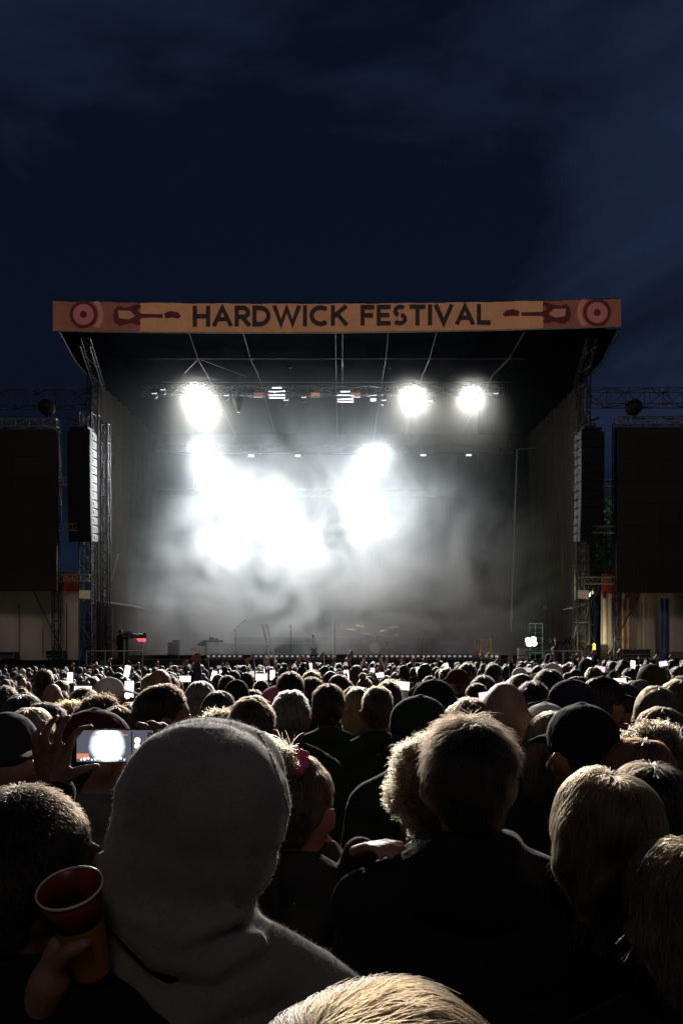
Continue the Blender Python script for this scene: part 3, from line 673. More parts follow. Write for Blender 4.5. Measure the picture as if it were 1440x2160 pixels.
t = thing('wing_speaker', 'small black upright speaker beside the pale tent edge', 'speaker', dk(1272, 36.9)); t.location.z = 1.755
b = MB(); b.box((0, 0, .36), (.3, .35, .72), bev=.02); b.build('cabinet', plastic, t); b = MB(); b.box((0, -.18, .36), (.25, .012, .62)); b.build('grille', mat('speaker_grille', (.014, .014, .016), .6), t)
# railings
def railing(pa, pb, D, label, side=None):
    xa, xb = (pa-720)/F*D, (pb-720)/F*D
    t = thing('railing', label, 'railing', (0, D, 1.48), 0, 'platform railings at the deck ends')
    for i in range(4):
        x = xa+(xb-xa)*i/3; b = MB(); b.bar((x, 0, 0), (x, 0, .68), .03); b.build('post', rail_m, t)
    b = MB(); b.bar((xa, 0, .68), (xb, 0, .68), .03); b.bar((xa, 0, .02), (xb, 0, .02), .03); b.build('rail', rail_m, t)
    b = MB(); b.box(((xa+xb)/2, .9, -.06), (xb-xa, 1.7, .1)); b.build('platform', black, t)
    for x in (xa, (xa+xb)/2, xb):
        b = MB(); b.bar((x, .1, -1.48), (x, .1, -.11), .03); b.build('leg', darkmetal, t)
railing(183, 301, 36.2, 'grey tube railing round the standing camera operator platform'); railing(1108, 1226, 36.2, 'grey tube railing round the seated camera operator platform')
t = thing('ladder_crate', 'small stack of white crates by the railing of the seated operator', 'crate', (P(1101, 1385, 36.6).x, 36.6, 1.8))
for i in range(3):
    b = MB(); b.box((0, 0, .08+i*.17), (.42, .3, .14), bev=.01); b.build('tray', white_p, t)
# work lamps and sign
def glow_mat(n, c, e): return mat(n, c, .4, var=0, emit=e, emitcol=c)
t = thing('work_lamp', 'bright white work lamp cluster beside the seated camera operator', 'lamp', P(1119, 1353, 38.5))
for dx, dz in ((-.14, .06), (.12, .1), (.15, -.1), (-.08, -.12), (.02, .01)):
    b = MB(); b.ball((dx, 0, dz), (.13, .06, .12), 14); b.build('bulb', glow_mat('work_lamp_glow', (1, 1, .97), 14), t, smooth=True)
b = MB(); b.bar((0, .1, -.2), (0, .1, -.8), .03); b.box((0, .1, 0), (.5, .06, .4), bev=.03); b.build('stand', plastic, t)
def lit(t, e, col, off): # the lamp's own light
    l = bpy.data.lights.new('lamp_light', 'POINT'); l.energy = e; l.color = col; l.shadow_soft_size = .15; o = bpy.data.objects.new('lamp_light', l); COL.objects.link(o); o.parent = t; o.location = off
lit(t, 60, (1, 1, .97), (0, -.3, 0))
t = thing('scaffold_ladder', 'small green scaffold frame above the bright work lamp', 'scaffold', (P(1128, 1385, 39.5).x, 39.5, DZ))
b = MB()
for x in (-.3, 0, .35): b.bar((x, 0, 0), (x, 0, 1.75), .03)
b.bar((-.3, 0, 1.74), (.35, 0, 1.74), .03); b.build('upright_frame', mat('green_tube', (.12, .3, .2), .5), t)
b = MB()
for i in range(6): b.bar((-.3, 0, .3+i*.25), (.35, 0, .3+i*.25), .02)
b.build('rung_lattice', mat('green_tube', (.12, .3, .2), .5), t)
t = thing('cue_sign', 'small glowing red sign on the deck beside the standing camera operator', 'sign', P(298, 1350, 39))
b = MB(); b.box((0, .05, 0), (.5, .08, .22)); b.build('box', black, t)
b = MB(); b.box((-.06, 0, .04), (.3, .02, .05)); b.box((.02, 0, -.04), (.36, .02, .04)); b.box((.17, 0, 0), (.09, .022, .16)); b.build('red_tube', glow_mat('red_glow', (1, .1, .14), 1.6), t); lit(t, 8, (1, .1, .14), (0, -.4, .1))
b = MB(); b.bar((0, .05, -.1), (0, .05, -.85), .03); b.build('post', plastic, t)
t = thing('beacon', 'yellow glowing beacon on the lattice tower by the small black speaker', 'lamp', P(1252, 1365, 36.5))
b = MB(); b.box((0, 0, 0), (.13, .08, .36), bev=.04); b.build('lens', glow_mat('yellow_glow', (.9, .75, .08), 1.3), t, smooth=True); b = MB(); b.bar((0, .04, -.2), (0, .04, -.6), .03); b.build('bracket', plastic, t); lit(t, 45, (1, .8, .45), (.3, -.5, .3))
# drape wrap at the platform corner, and the yellow ladder foot below
t = thing('pit_brace', 'yellow and white slanted brace below the deck behind the raised arm', 'brace', (P(385, 1420, 38).x, 37.7, 0))
b = MB(); b.box((-.5, 0, .95), (.24, .1, 1.0)); b.build('yellow_post', mat('yellow_paint', (.6, .4, .05), .5), t); b = MB(); b.bar((-.3, 0, 1.45), (.25, 0, 1.45), .04); b.bar((.2, 0, 1.45), (.75, 0, .6), .035); b.bar((.75, 0, .6), (.8, 0, 0), .035); b.build('white_tube', white_p, t)
# television camera on a pedestal and a jib camera
def tvcam(p, label, rz=0):
    t = thing('television_camera', label, 'camera', p, rz)
    b = MB(); b.bar((0, 0, 0), (0, 0, 1.25), .06, 10, .05); 
    for k in range(3): b.bar((0, 0, .35), (.4*math.cos(k*2.1+.5), .4*math.sin(k*2.1+.5), 0), .025)
    b.build('pedestal', plastic, t)
    b = MB(); b.box((0, 0, 1.42), (.22, .55, .26), bev=.02); b.box((0, .0, 1.6), (.06, .4, .05)); b.box((-.2, .1, 1.5), (.2, .12, .16), bev=.02); b.build('body', plastic, t)
    b = MB(); b.bar((0, .27, 1.44), (0, .75, 1.44), .10, 14, .13); b.box((0, .82, 1.44), (.3, .14, .24)); b.build('lens', plastic, t)
    b = MB(); b.bar((-.1, -.28, 1.35), (-.25, -.6, 1.15), .02); b.bar((.1, -.28, 1.35), (.25, -.6, 1.15), .02); b.build('handle', darkmetal, t)
tvcam((P(268, 1385, 36.9).x, 36.9, 1.45), 'black television camera raised beside the standing operator', R(-50))
tvcam((P(1196, 1385, 37).x, 37.0, 1.2), 'black television camera before the seated operator', R(40))
b = 0
t = thing('jib_arm', 'slanted camera jib pole below the bright work lamp', 'jib', P(1168, 1370, 36))
b = MB(); b.bar((0, 0, 0), (-.32, -.1, -.75), .035); b.build('pole', rail_m, t); b = MB(); b.box((0, 0, .05), (.16, .25, .14), bev=.02); b.build('head', plastic, t)
# ================================================================== people: body kit
def capsule(p0, r0, p1, r1, n=12, m=5):
    p0, p1 = np.array(p0, float), np.array(p1, float); d = p1-p0; Ld = np.linalg.norm(d)
    d = d/Ld if Ld > 1e-6 else np.array((0, 0, 1.)); a = np.array((1., 0, 0)) if abs(d[0]) < .8 else np.array((0, 1., 0))
    u = np.cross(d, a); u /= np.linalg.norm(u); w = np.cross(d, u)
    vs, fs = [], []; rings = []
    for i in range(m+1): t = -math.pi/2*(1-i/m); rings.append((p0, r0, t))
    for i in range(m+1): t = math.pi/2*i/m; rings.append((p1, r1, t))
    for c, r, t in rings:
        rr = max(r*math.cos(t), r*.02); z = r*math.sin(t)
        for k in range(n):
            q = 2*math.pi*k/n; vs.append(c+d*z+(u*math.cos(q)+w*math.sin(q))*rr)
    N = len(rings)
    for i in range(N-1):
        for k in range(n): fs.append((i*n+k, i*n+(k+1) % n, (i+1)*n+(k+1) % n, (i+1)*n+k))
    fs.append(tuple(range(n))[::-1]); fs.append(tuple((N-1)*n+k for k in range(n)))
    return vs, fs
def ellip(c, r, rot=(0, 0, 0), n=16):
    vs, fs = capsule((0, 0, 0), 1, (0, 0, 1e-4), 1, n, n//3); M = np.array(Euler(rot).to_matrix())
    return [np.array(c)+M @ (v*np.array(r)) for v in vs], fs
def C(p0, r0, p1, r1): return ('c', p0, r0, p1, r1)
def E(c, r, rot=(0, 0, 0)): return ('e', c, r, rot)
def chain(pts, rs): return [C(pts[i], rs[i], pts[i+1], rs[i+1]) for i in range(len(pts)-1)]
def fuse(name, prims, voxel, smooth=4, grow=0, noise=0, nscale=8, decim=0):
    """one continuous surface round all the given tapered limbs"""
    V, Fc = [], []
    for p in prims:
        vs, fs = capsule(p[1], p[2]+grow, p[3], p[4]+grow) if p[0] == 'c' else ellip(p[1], [x+grow for x in p[2]], p[3])
        k = len(V); V += vs; Fc += [tuple(i+k for i in f) for f in fs]
    me = bpy.data.meshes.new('tmp'); me.from_pydata([tuple(v) for v in V], [], Fc)
    o = bpy.data.objects.new('tmp', me); COL.objects.link(o)
    m = o.modifiers.new('r', 'REMESH'); m.mode = 'VOXEL'; m.voxel_size = voxel; m.use_smooth_shade = True
    s = o.modifiers.new('s', 'SMOOTH'); s.factor = .5; s.iterations = smooth
    if decim: d = o.modifiers.new('d', 'DECIMATE'); d.ratio = decim
    out = bpy.data.meshes.new_from_object(o.evaluated_get(bpy.context.evaluated_depsgraph_get()))
    out.name = name; bpy.data.objects.remove(o); bpy.data.meshes.remove(me)
    if noise:
        n = len(out.vertices); co = np.empty(n*3); out.vertices.foreach_get('co', co); co = co.reshape(-1, 3); nr = np.empty(n*3); out.vertices.foreach_get('normal', nr); nr = nr.reshape(-1, 3)
        ph = RNG.uniform(0, 6.28, 9)
        d = (np.sin(co[:, 0]*nscale*3+ph[0]+2*np.sin(co[:, 2]*nscale+ph[1]))*np.sin(co[:, 2]*nscale*2.2+ph[2]+1.5*np.sin(co[:, 0]*nscale*1.3+ph[3]))+.5*np.sin(co[:, 2]*nscale*5+co[:, 1]*nscale*4+ph[4]+2*np.sin(co[:, 0]*nscale*2+ph[5])))
        co += nr*(d*noise)[:, None]; out.vertices.foreach_set('co', co.ravel()); out.update()
    out.polygons.foreach_set('use_smooth', [True]*len(out.polygons))
    return out
HEADC = Vector((0, 0, 1.645))
def head_prims(yaw=0, pitch=0):
    pr = [E((0, 0, 1.645), (.075, .096, .108)), E((0, .032, 1.585), (.056, .062, .062)), C((0, .06, 1.545), .022, (0, .066, 1.545), .022),
          C((0, .092, 1.64), .010, (0, .110, 1.607), .013), C((-.022, .088, 1.575), .008, (.022, .088, 1.575), .008), C((-.04, .078, 1.665), .012, (.04, .078, 1.665), .012),
          E((.083, -.006, 1.622), (.009, .024, .034), (0, .3, -.55)), E((-.083, -.006, 1.622), (.009, .024, .034), (0, -.3, .55)), E((.074, .004, 1.62), (.012, .014, .02)), E((-.074, .004, 1.62), (.012, .014, .02)), E((.048, .06, 1.605), (.022, .022, .02)), E((-.048, .06, 1.605), (.022, .022, .02))]
    return turn(pr, yaw, pitch)
def turn(pr, yaw, pitch=0, c=(0, -.01, 1.56)):
    if not yaw and not pitch: return pr
    M = Euler((pitch, 0, yaw), 'XYZ').to_matrix(); c = Vector(c); out = []
    for p in pr:
        f = lambda q: tuple(M @ (Vector(q)-c)+c)
        if p[0] == 'c': out.append(C(f(p[1]), p[2], f(p[3]), p[4]))
        else: out.append(E(f(p[1]), p[2], tuple((M @ Euler(p[3]).to_matrix()).to_euler())))
    return out
def torso_prims(w=1.0):
    return [E((0, 0, 1.27), (.162*w, .108, .20)), C((-.155*w, -.01, 1.405), .060, (.155*w, -.01, 1.405), .060), C((0, -.025, 1.495), .056, (.14*w, -.015, 1.42), .055), C((0, -.025, 1.495), .056, (-.14*w, -.015, 1.42), .055),
            E((0, .005, 1.06), (.14*w, .1, .17)), E((0, -.005, .93), (.162*w, .112, .125))]
NECK = [C((0, -.022, 1.42), .058, (0, -.004, 1.575), .053)]
LEGS = [p for s in (-1, 1) for p in (C((s*.088, -.005, .9), .082, (s*.098, .015, .5), .054), C((s*.098, .015, .5), .052, (s*.105, -.02, .09), .036))]
FEET = [p for s in (-1, 1) for p in (C((s*.105, -.045, .045), .04, (s*.125, .14, .032), .032),)]
def arm(s, elbow, wrist): return [C((s*.185, -.01, 1.39), .052, elbow, .040), C(elbow, .039, wrist, .027)]
def hand(wrist, fwd, side, curl=.5, s=1, spread=.0, size=1.0):
    """palm, four unequal bent fingers, and a thumb leaving the side of the palm; fwd = finger direction, side = thumb side"""
    w = Vector(wrist); f = Vector(fwd).normalized(); sd = (Vector(side)-f*Vector(side).dot(f)).normalized(); n = f.cross(sd)
    k = size; pr = []
    for t in (-.028, -.01, .01, .028): pr.append(C(w+sd*t*.6*k+f*.015*k, .014*k, w+f*.085*k+sd*t*k, .0125*k))
    for t, l in ((.030, .072), (.010, .082), (-.010, .076), (-.029, .058)):
        a = w+f*.088*k+sd*t*k; d0 = (f+sd*t*spread*14-n*curl*.35).normalized(); b_ = a+d0*l*.45*k; d1 = (f*(1-curl*.5)+sd*t*spread*8-n*curl*1.0).normalized(); c_ = b_+d1*l*.32*k; d2 = (f*(.9-curl)-n*curl*1.4+sd*t*spread*5).normalized(); e_ = c_+d2*l*.26*k
        pr += chain([a, b_, c_, e_], [.0095*k, .0085*k, .008*k, .007*k])
    a = w+f*.028*k+sd*.026*k; b_ = a+(f*.6+sd*.85).normalized()*.042*k; c_ = b_+(f*.95+sd*.25-n*curl*.4).normalized()*.032*k
    pr += chain([a, b_, c_], [.013*k, .011*k, .008*k])
    return pr
def arms_pose(kind):
    """(limb prims, hand prims) in body space"""
    L_, H_ = [], []
    def one(s, el, wr, fwd, side, curl=.5, spread=0):
        L_.extend(arm(s, el, wr)); H_.extend(C(wr, .026, Vector(wr)+Vector(fwd).normalized()*.03, .024) for _ in (0,)); H_.extend(hand(wr, fwd, side, curl, spread=spread))
    down = lambda s: one(s, (s*.235, -.02, 1.12), (s*.24, .07, .88), (0, .2, -1), (0, 1, 0))
    if kind == 'down': down(-1); down(1)
    elif kind == 'folded':
        for s in (-1, 1): one(s, (s*.245, .02, 1.13), (s*.04, .2, 1.17+.03*s), (-s, .1, 0), (0, .1, 1), .4)
    elif kind == 'phone': down(-1); one(1, (.27, .2, 1.32), (.16, .34, 1.62), (-.1, .25, 1), (-1, .2, 0), .35)
    elif kind == 'raised': down(-1); one(1, (.26, .06, 1.64), (.24, .1, 1.89), (0, .05, 1), (-1, 0, 0), .25, .5)
    elif kind == 'both':
        for s in (-1, 1): one(s, (s*.30, .06, 1.60), (s*.22, .12, 1.85), (-s*.1, .05, 1), (-s, 0, 0), .2, .5)
    elif kind == 'clap':
        for s in (-1, 1): one(s, (s*.27, .16, 1.45), (s*.06, .2, 1.72), (-s*.15, .0, 1), (0, -1, .2), .15)
    return L_, H_

# ---------------------------------------------------------------- hair
def hairline(q): return 1.560+.085*np.clip((q[:, 1]+.065)/.06, 0, 1)
def hair_shell(style, voxel=.008, yaw=0, noise=.003, pitch=0):
    pr = []
    if style in ('short', 'crop', 'curly', 'bun', 'fade', 'pony'):
        g_ = {'short': .010, 'crop': .005, 'fade': .006, 'curly': .022, 'bun': .008, 'pony': .008}[style]
        pr = [E((0, -.012, 1.662), (.074+g_, .090+g_, .098+g_)), E((0, -.042, 1.64), (.066+g_, .058+g_, .07+g_)), E((0, -.045, 1.59), (.052+g_*.6, .045+g_*.5, .05))]
        if style == 'curly':
            r_ = np.random.default_rng(3)
            for _ in range(46):
                d = r_.normal(size=3); d /= np.linalg.norm(d); d[1] -= .35; d[2] += .25; d /= np.linalg.norm(d)
                pr.append(E((d[0]*.088, -.015+d[1]*.098, 1.66+d[2]*.105), (.026, .026, .026)))
        if style == 'bun': pr.append(E((0, -.07, 1.785), (.042, .042, .038)))
        if style == 'pony': pr += [C((0, -.11, 1.70), .025, (0, -.155, 1.66), .036), C((0, -.155, 1.66), .036, (0, -.15, 1.50), .03), C((0, -.15, 1.5), .03, (.01, -.13, 1.38), .012)]
    elif style in ('long', 'bob', 'wavy'):
        pr = [E((0, -.014, 1.664), (.086, .104, .106)), E((0, -.045, 1.60), (.088, .066, .12))]
        if style != 'bob': pr += [E((0, -.065, 1.50), (.088, .052, .20))]+[C((s_*.055, -.03, 1.66), .040, (s_*.058, -.045, 1.40), .036) for s_ in (-1, 1)]+[C((s_*.058, -.045, 1.40), .036, (s_*.05, -.06, 1.27), .016) for s_ in (-1, 1)]
        else: pr += [E((0, -.045, 1.56), (.100, .072, .085)), C((-.075, -.01, 1.62), .03, (-.085, .0, 1.52), .028), C((.075, -.01, 1.62), .03, (.085, .0, 1.52), .028)]
    pr = turn(pr, yaw, pitch)
    me = fuse('hair', pr, voxel, 10 if style in ('long', 'wavy', 'bob') else 3, 0, noise, 14)
    # keep the face clear: sink shell vertices in front of the hairline into the head
    n = len(me.vertices); co = np.empty(n*3); me.vertices.foreach_get('co', co); co = co.reshape(-1, 3)
    c = np.array((0, -.01, 1.56)); M = np.array(Euler((pitch, 0, yaw), 'XYZ').to_matrix()); q = (co-c) @ M+c     # un-turn
    face = np.clip((q[:, 1]-(.028+np.clip(q[:, 2]-1.655, -1, .075)*.85))/.018, 0, 1)*(q[:, 2] < 1.755)
    face = np.where((style in ('short', 'crop', 'fade', 'curly', 'bun', 'pony')) & (q[:, 1] > -.12) & (np.abs(q[:, 0]) < .12), np.maximum(face, np.clip((hairline(q)-q[:, 2])/.02, 0, 1)), face)
    if style == 'pony': face = np.where(q[:, 1] < -.11, 0, face)
    hc = np.array((0, .0, 1.62)); q = q+(hc-q)*(face*.5)[:, None]
    co2 = (q-c) @ M.T+c; me.vertices.foreach_set('co', co2.ravel()); me.update()
    return me
def strands(me, count, length, rad, style='short', lift=.004, seed=1, npt=5, yaw=0, pitch=0, part=0.0, jit=.25, up=.35, zmin=None):
    """hair strands grown on a hair shell, following its surface"""
    rg = np.random.default_rng(seed); me.calc_loop_triangles(); nt = len(me.loop_triangles); tv = np.empty(nt*3, int); me.loop_triangles.foreach_get('vertices', tv); tv = tv.reshape(-1, 3)
    n = len(me.vertices); co = np.empty(n*3); me.vertices.foreach_get('co', co); co = co.reshape(-1, 3)
    A, B_, D_ = co[tv[:, 0]], co[tv[:, 1]], co[tv[:, 2]]; cr = np.cross(B_-A, D_-A); ar = np.linalg.norm(cr, axis=1)
    bvh = BVHTree.FromPolygons([tuple(v) for v in co], [tuple(t) for t in tv])
    c = np.array((0, -.01, 1.56)); M = np.array(Euler((pitch, 0, yaw), 'XYZ').to_matrix())
    cen = (A+B_+D_)/3; q = (cen-c) @ M+c
    w = ar*(cr[:, 2]/(ar+1e-12) > -.5)*((q[:, 1] < .03+np.clip(q[:, 2]-1.65, -.3, .08)*.85)|(q[:, 2] > 1.735))*(np.linalg.norm(q-np.array((0, 0, 1.63)), axis=1) > .078)
    if style not in ('long', 'bob'): w = w*(q[:, 2] > hairline(q)+.008)
    if zmin: w = w*(q[:, 2] > zmin)
    idx = rg.choice(nt, count, p=w/w.sum()); u, v = rg.random(count), rg.random(count); fl = u+v > 1; u[fl], v[fl] = 1-u[fl], 1-v[fl]
    roots = A[idx]+(B_[idx]-A[idx])*u[:, None]+(D_[idx]-A[idx])*v[:, None]; nor = cr[idx]/(ar[idx][:, None]+1e-12)
    crown = c+M @ (np.array((part, -.05, 1.765))-c); pts = np.empty((count, npt, 3))
    for i in range(count):
        p = Vector(roots[i]); nr = Vector(nor[i]); ln = length*rg.uniform(.55, 1.25); st = ln/(npt-1); j = Vector(rg.normal(size=3))*jit; ph = rg.uniform(0, 6.28)
        lf = lift*rg.uniform(.2, 1.6); pts[i, 0] = p; uu = up*rg.uniform(.1, 1.3)**1.5*(.3+min(1, max(0, (p.z-1.66)/.07)) if style == 'short' else 1)
        lk = Vector((math.sin(p.x*90+p.z*60+seed), math.sin(p.y*80+p.x*70), math.sin(p.z*85-p.y*60)))*.35     # locks: neighbours lean alike
        for k in range(1, npt):
            if style in ('long', 'bob'):
                out = p-Vector(crown); out.z *= .2; t = Vector((out.x*2.5, out.y*2.5, -1.0 if p.z < 1.70 else -.35))
            else:
                t = (p-Vector(crown)); t.z -= .10
            t = t-nr*t.dot(nr) if nr.z > -.45 else Vector((0, 0, -1))
            if t.length < 1e-5: t = Vector((0, -.01, 0))
            t = t.normalized()+lk*(.4 if style in ('long', 'bob') else 1.0)
            if style == 'curly': t = (t*.5+Vector((math.sin(ph+k*1.9), math.cos(ph+k*1.9), math.sin(ph*2+k*2.3)))*.9+nr*.25)
            p = p+(t.normalized()+j).normalized()*st
            if style != 'curly':
                h = bvh.find_nearest(p)
                if h[0] is not None and (h[0]-p).length < .04:
                    nr = h[1]; p = h[0]+nr*(lf*(.6+.4*k/npt) if style in ('long', 'bob') else .0015+uu*ln*k/(npt-1))
            pts[i, k] = p
    if style in ('long', 'bob'):                                  # no strands that stray off sideways
        ok = np.array([(bvh.find_nearest(Vector(q_[-1]))[3] or 9) < .05 for q_ in pts]); pts = pts[ok]; count = len(pts)
    cu = bpy.data.hair_curves.new('hair_strands'); cu.add_curves([npt]*count)
    cu.attributes['position'].data.foreach_set('vector', pts.astype(np.float32).ravel())
    ra = cu.attributes.get('radius') or cu.attributes.new('radius', 'FLOAT', 'POINT')
    ra.data.foreach_set('value', np.tile(np.linspace(rad, rad*.35, npt), count).astype(np.float32))
    return cu
def hair_fibre(name, col, rough=.35):
    k = 'fibre_'+name
    if k in MATS: return MATS[k]
    m = bpy.data.materials.new(k); m.use_nodes = True; t_ = m.node_tree; t_.nodes.clear()
    h = t_.nodes.new('ShaderNodeBsdfHairPrincipled'); h.parametrization = 'COLOR'; hi_ = t_.nodes.new('ShaderNodeHairInfo'); cr_ = t_.nodes.new('ShaderNodeValToRGB'); cr_.color_ramp.elements[0].color = tuple(x*.45 for x in col)+(1,); cr_.color_ramp.elements[1].color = tuple(min(1, x*1.6) for x in col)+(1,)
    t_.links.new(hi_.outputs['Random'], cr_.inputs[0]); t_.links.new(cr_.outputs[0], h.inputs['Color']); h.inputs['Roughness'].default_value = rough; h.inputs['Radial Roughness'].default_value = .5
    h.inputs['Random Roughness'].default_value = .3; pass
    o = t_.nodes.new('ShaderNodeOutputMaterial'); t_.links.new(h.outputs[0], o.inputs[0]); MATS[k] = m; return m
HAIRC = {'tan brown': (.034, .020, .009), 'black': (.012, .010, .009), 'dark brown': (.013, .009, .006), 'brown': (.04, .026, .016), 'light brown': (.06, .040, .022), 'blond': (.17, .115, .058), 'grey': (.14, .133, .122), 'auburn': (.12, .04, .018), 'pink': (.5, .08, .2), 'orange': (.5, .16, .04)}
def hair_mat(c): return mat('hair_'+c, tuple(x*.35 for x in HAIRC[c]), .55, var=.35, scale=30, sheen=.5, bump=.8, bscale=140)
TOPC = {'black': (.010, .010, .012), 'charcoal': (.028, .028, .030), 'navy': (.012, .016, .035), 'dark green': (.014, .028, .018), 'grey': (.10, .10, .10), 'maroon': (.06, .012, .02), 'white': (.55, .54, .52), 'denim blue': (.05, .07, .12), 'red': (.25, .02, .025), 'olive': (.05, .048, .025), 'pink': (.45, .12, .24), 'tan': (.22, .15, .09)}
def top_mat(c): return mat('cloth_'+c, TOPC[c], .9, var=.2, scale=9, sheen=.12, bump=.35, bscale=28, spec=.2)
skin_light = mat('skin', (.27, .135, .095), .5, sss=.35, var=.12, scale=14, bump=.15, bscale=160)
trouser_m = mat('trousers_dark', (.015, .017, .024), .85); shoe_m = mat('shoe_dark', (.02, .02, .02), .6)
eye_m = mat('eye', (.12, .09, .07), .15)

_cache = {}
def cached(key, fn):
    if key not in _cache: _cache[key] = fn()
    return _cache[key]
TROUSERS = lambda: fuse('trousers', LEGS+[E((0, -.005, .93), (.165, .115, .12))], .016, 4, .012)
SHOES = lambda: fuse('shoes', FEET, .012, 3, .006)
def child(name, data, m, parent):
    o = bpy.data.objects.new(name, data); COL.objects.link(o); o.parent = parent
    if m is not None:
        if not data.materials: data.materials.append(None)
        o.material_slots[0].link = 'OBJECT'; o.material_slots[0].material = m
    return o
def eyes_mesh(yaw, pitch=0):
    b = bmesh.new(); M = Euler((pitch, 0, yaw), 'XYZ').to_matrix(); c = Vector((0, -.01, 1.56))
    for s in (-1, 1): bmesh.ops.create_uvsphere(b, u_segments=10, v_segments=8, radius=.0125, matrix=Matrix.Translation(M @ (Vector((s*.031, .081, 1.645))-c)+c))
    me = bpy.data.meshes.new('eyes'); b.to_mesh(me); b.free(); return me
def cap_mesh(yaw=0, back=False, peak=True, pitch=0):
    pr = [E((0, -.004, 1.688), (.089, .108, .088)), E((0, -.006, 1.665), (.090, .109, .060))]
    s = -1 if back else 1
    if peak: pr += [E((0, s*.135, 1.672-.004), (.070, .075, .008), (-.22*s, 0, 0)), E((0, s*.10, 1.676), (.082, .05, .010), (-.12*s, 0, 0))]
    pr.append(E((0, 0, 1.777), (.010, .010, .006)))
    me = fuse('cap', turn(pr, yaw, pitch), .008, 3)
    return me
def hood_prims(): # a raised hood over the head, with the cloth gathering on the shoulders
    return [E((0, -.012, 1.655), (.098, .118, .122)), E((0, -.035, 1.60), (.102, .100, .12)), E((0, -.045, 1.50), (.105, .082, .07)), C((-.09, -.02, 1.45), .045, (.09, -.02, 1.45), .045)]
def beanie_mesh(yaw): return fuse('beanie', turn([E((0, -.010, 1.69), (.088, .104, .098)), E((0, -.012, 1.655), (.092, .108, .03))], yaw), .008, 3)

def person(label, x, y, z, s=1.0, rz=0, hair='short', hairc='brown', shirt='black', pose='down', yaw=0, pitch=0, w=1.0, hat=None, hatc='black', group=None, fine=0, voxel=.013, nstr=0, custom=None, hood=False, collar=False, cat='person', strand=None, key=None, face=True, sleeves=True, hmat=None, smat=None, width=None):
    """body (skin) is the thing itself; hair, hat, clothes are its children"""
    key = key or (hair, pose, round(yaw, 2), round(pitch, 2), round(w, 2), fine, hood, collar, hat)
    def body_fn():
        l_, h_ = custom or arms_pose(pose)
        pr = head_prims(yaw, pitch)+NECK+torso_prims(w*.95)+LEGS+FEET
        return fuse('person', pr+l_+h_, voxel, 2)
    body = cached(('b', pose, round(yaw, 2), round(pitch, 2), round(w, 2), fine, voxel) if custom is None else ('b', label), body_fn)
    o = bpy.data.objects.new('person', body); COL.objects.link(o); o.location = (x, y, z); o.rotation_euler = (0, 0, rz); o.scale = ((width or 1)*s, (width or 1)*s, s)
    if not body.materials: body.materials.append(smat or skin_light)
    tag(o, label, cat, group)
    def top_fn():
        l_, h_ = custom or arms_pose(pose)
        pr = torso_prims(w)+([q for q in l_] if sleeves else [q for q in l_ if q[2] > .045])
        if collar: pr += [C((-.05, -.055, 1.520), .028, (.05, -.055, 1.520), .028), C((-.05, -.055, 1.520), .028, (-.075, .02, 1.507), .024), C((.05, -.055, 1.520), .028, (.075, .02, 1.507), .024), E((0, -.09, 1.455), (.11, .045, .055))]
        if hood: pr += hood_prims()
        return fuse('jacket', pr, voxel if not fine else max(voxel*.75, .007), 3, .014, .0028, 9)
    child('jacket', cached(('t', pose, round(w, 2), hood, collar, fine, sleeves) if custom is None else ('t', label), top_fn), top_mat(shirt), o)
    child('trousers', cached('trousers', TROUSERS), trouser_m, o); child('shoes', cached('shoes', SHOES), shoe_m, o)
    if face: child('eyes', cached(('eyes', round(yaw, 2), round(pitch, 2)), lambda: eyes_mesh(yaw, pitch)), eye_m, o)
    if hair and not hood:
        sh = cached(('h', hair, round(yaw, 2), round(pitch, 2), fine), lambda: hair_shell(hair, .006 if fine else .010, yaw, pitch=pitch))
        hm = hmat or hair_mat(hairc); h = child('hair', sh, hm, o)
        if nstr:
            kw = dict(length=.035, rad=.0006, style='short', yaw=yaw, pitch=pitch)
            if hair in ('long', 'wavy'): kw.update(length=.22, style='long', npt=7, jit=.10, lift=.006)
            if hair == 'bob': kw.update(length=.14, style='bob', npt=6, jit=.10, lift=.005)
            if hair == 'curly': kw.update(length=.05, style='curly', npt=6)
            if hair in ('crop', 'fade'): kw.update(length=.014, npt=3)
            if hair in ('bun', 'pony'): kw.update(length=.03, up=.12)
            kw.update(strand or {})
            cu = cached(('c', hair, round(yaw, 2), round(pitch, 2), nstr, str(strand)), lambda: strands(sh, nstr, **kw))
            child('hair_strands', cu, hair_fibre(hairc, HAIRC[hairc]), h)
    if hat == 'cap': child('cap', cached(('cap', round(yaw, 2), 0), lambda: cap_mesh(yaw)), top_mat(hatc), o)
    if hat == 'backcap': child('cap', cached(('cap', round(yaw, 2), 1), lambda: cap_mesh(yaw, True)), top_mat(hatc), o)
    if hat == 'beanie': child('beanie', cached(('beanie', round(yaw, 2)), lambda: beanie_mesh(yaw)), top_mat(hatc), o)
    return o
TAKEN = []
HT = {'short': 1.772, 'crop': 1.764, 'fade': 1.766, 'curly': 1.80, 'bun': 1.77, 'pony': 1.77, 'long': 1.772, 'wavy': 1.772, 'bob': 1.772, None: 1.753}
def at_px(label, px, top, D, **k):
    """stand a person on the ground so that the head shows at this column with its crown at this row"""
    zt = CH+(HOR-top)/F*D; h = HT[k.get('hair')]
    if k.get('hat') in ('cap', 'backcap', 'beanie'): h = 1.79
    if k.get('hood'): h = 1.79
    s = zt/h; x = (px-720)/F*D; TAKEN.append((x, D)); return person(label, x, D, 0, s, **k)
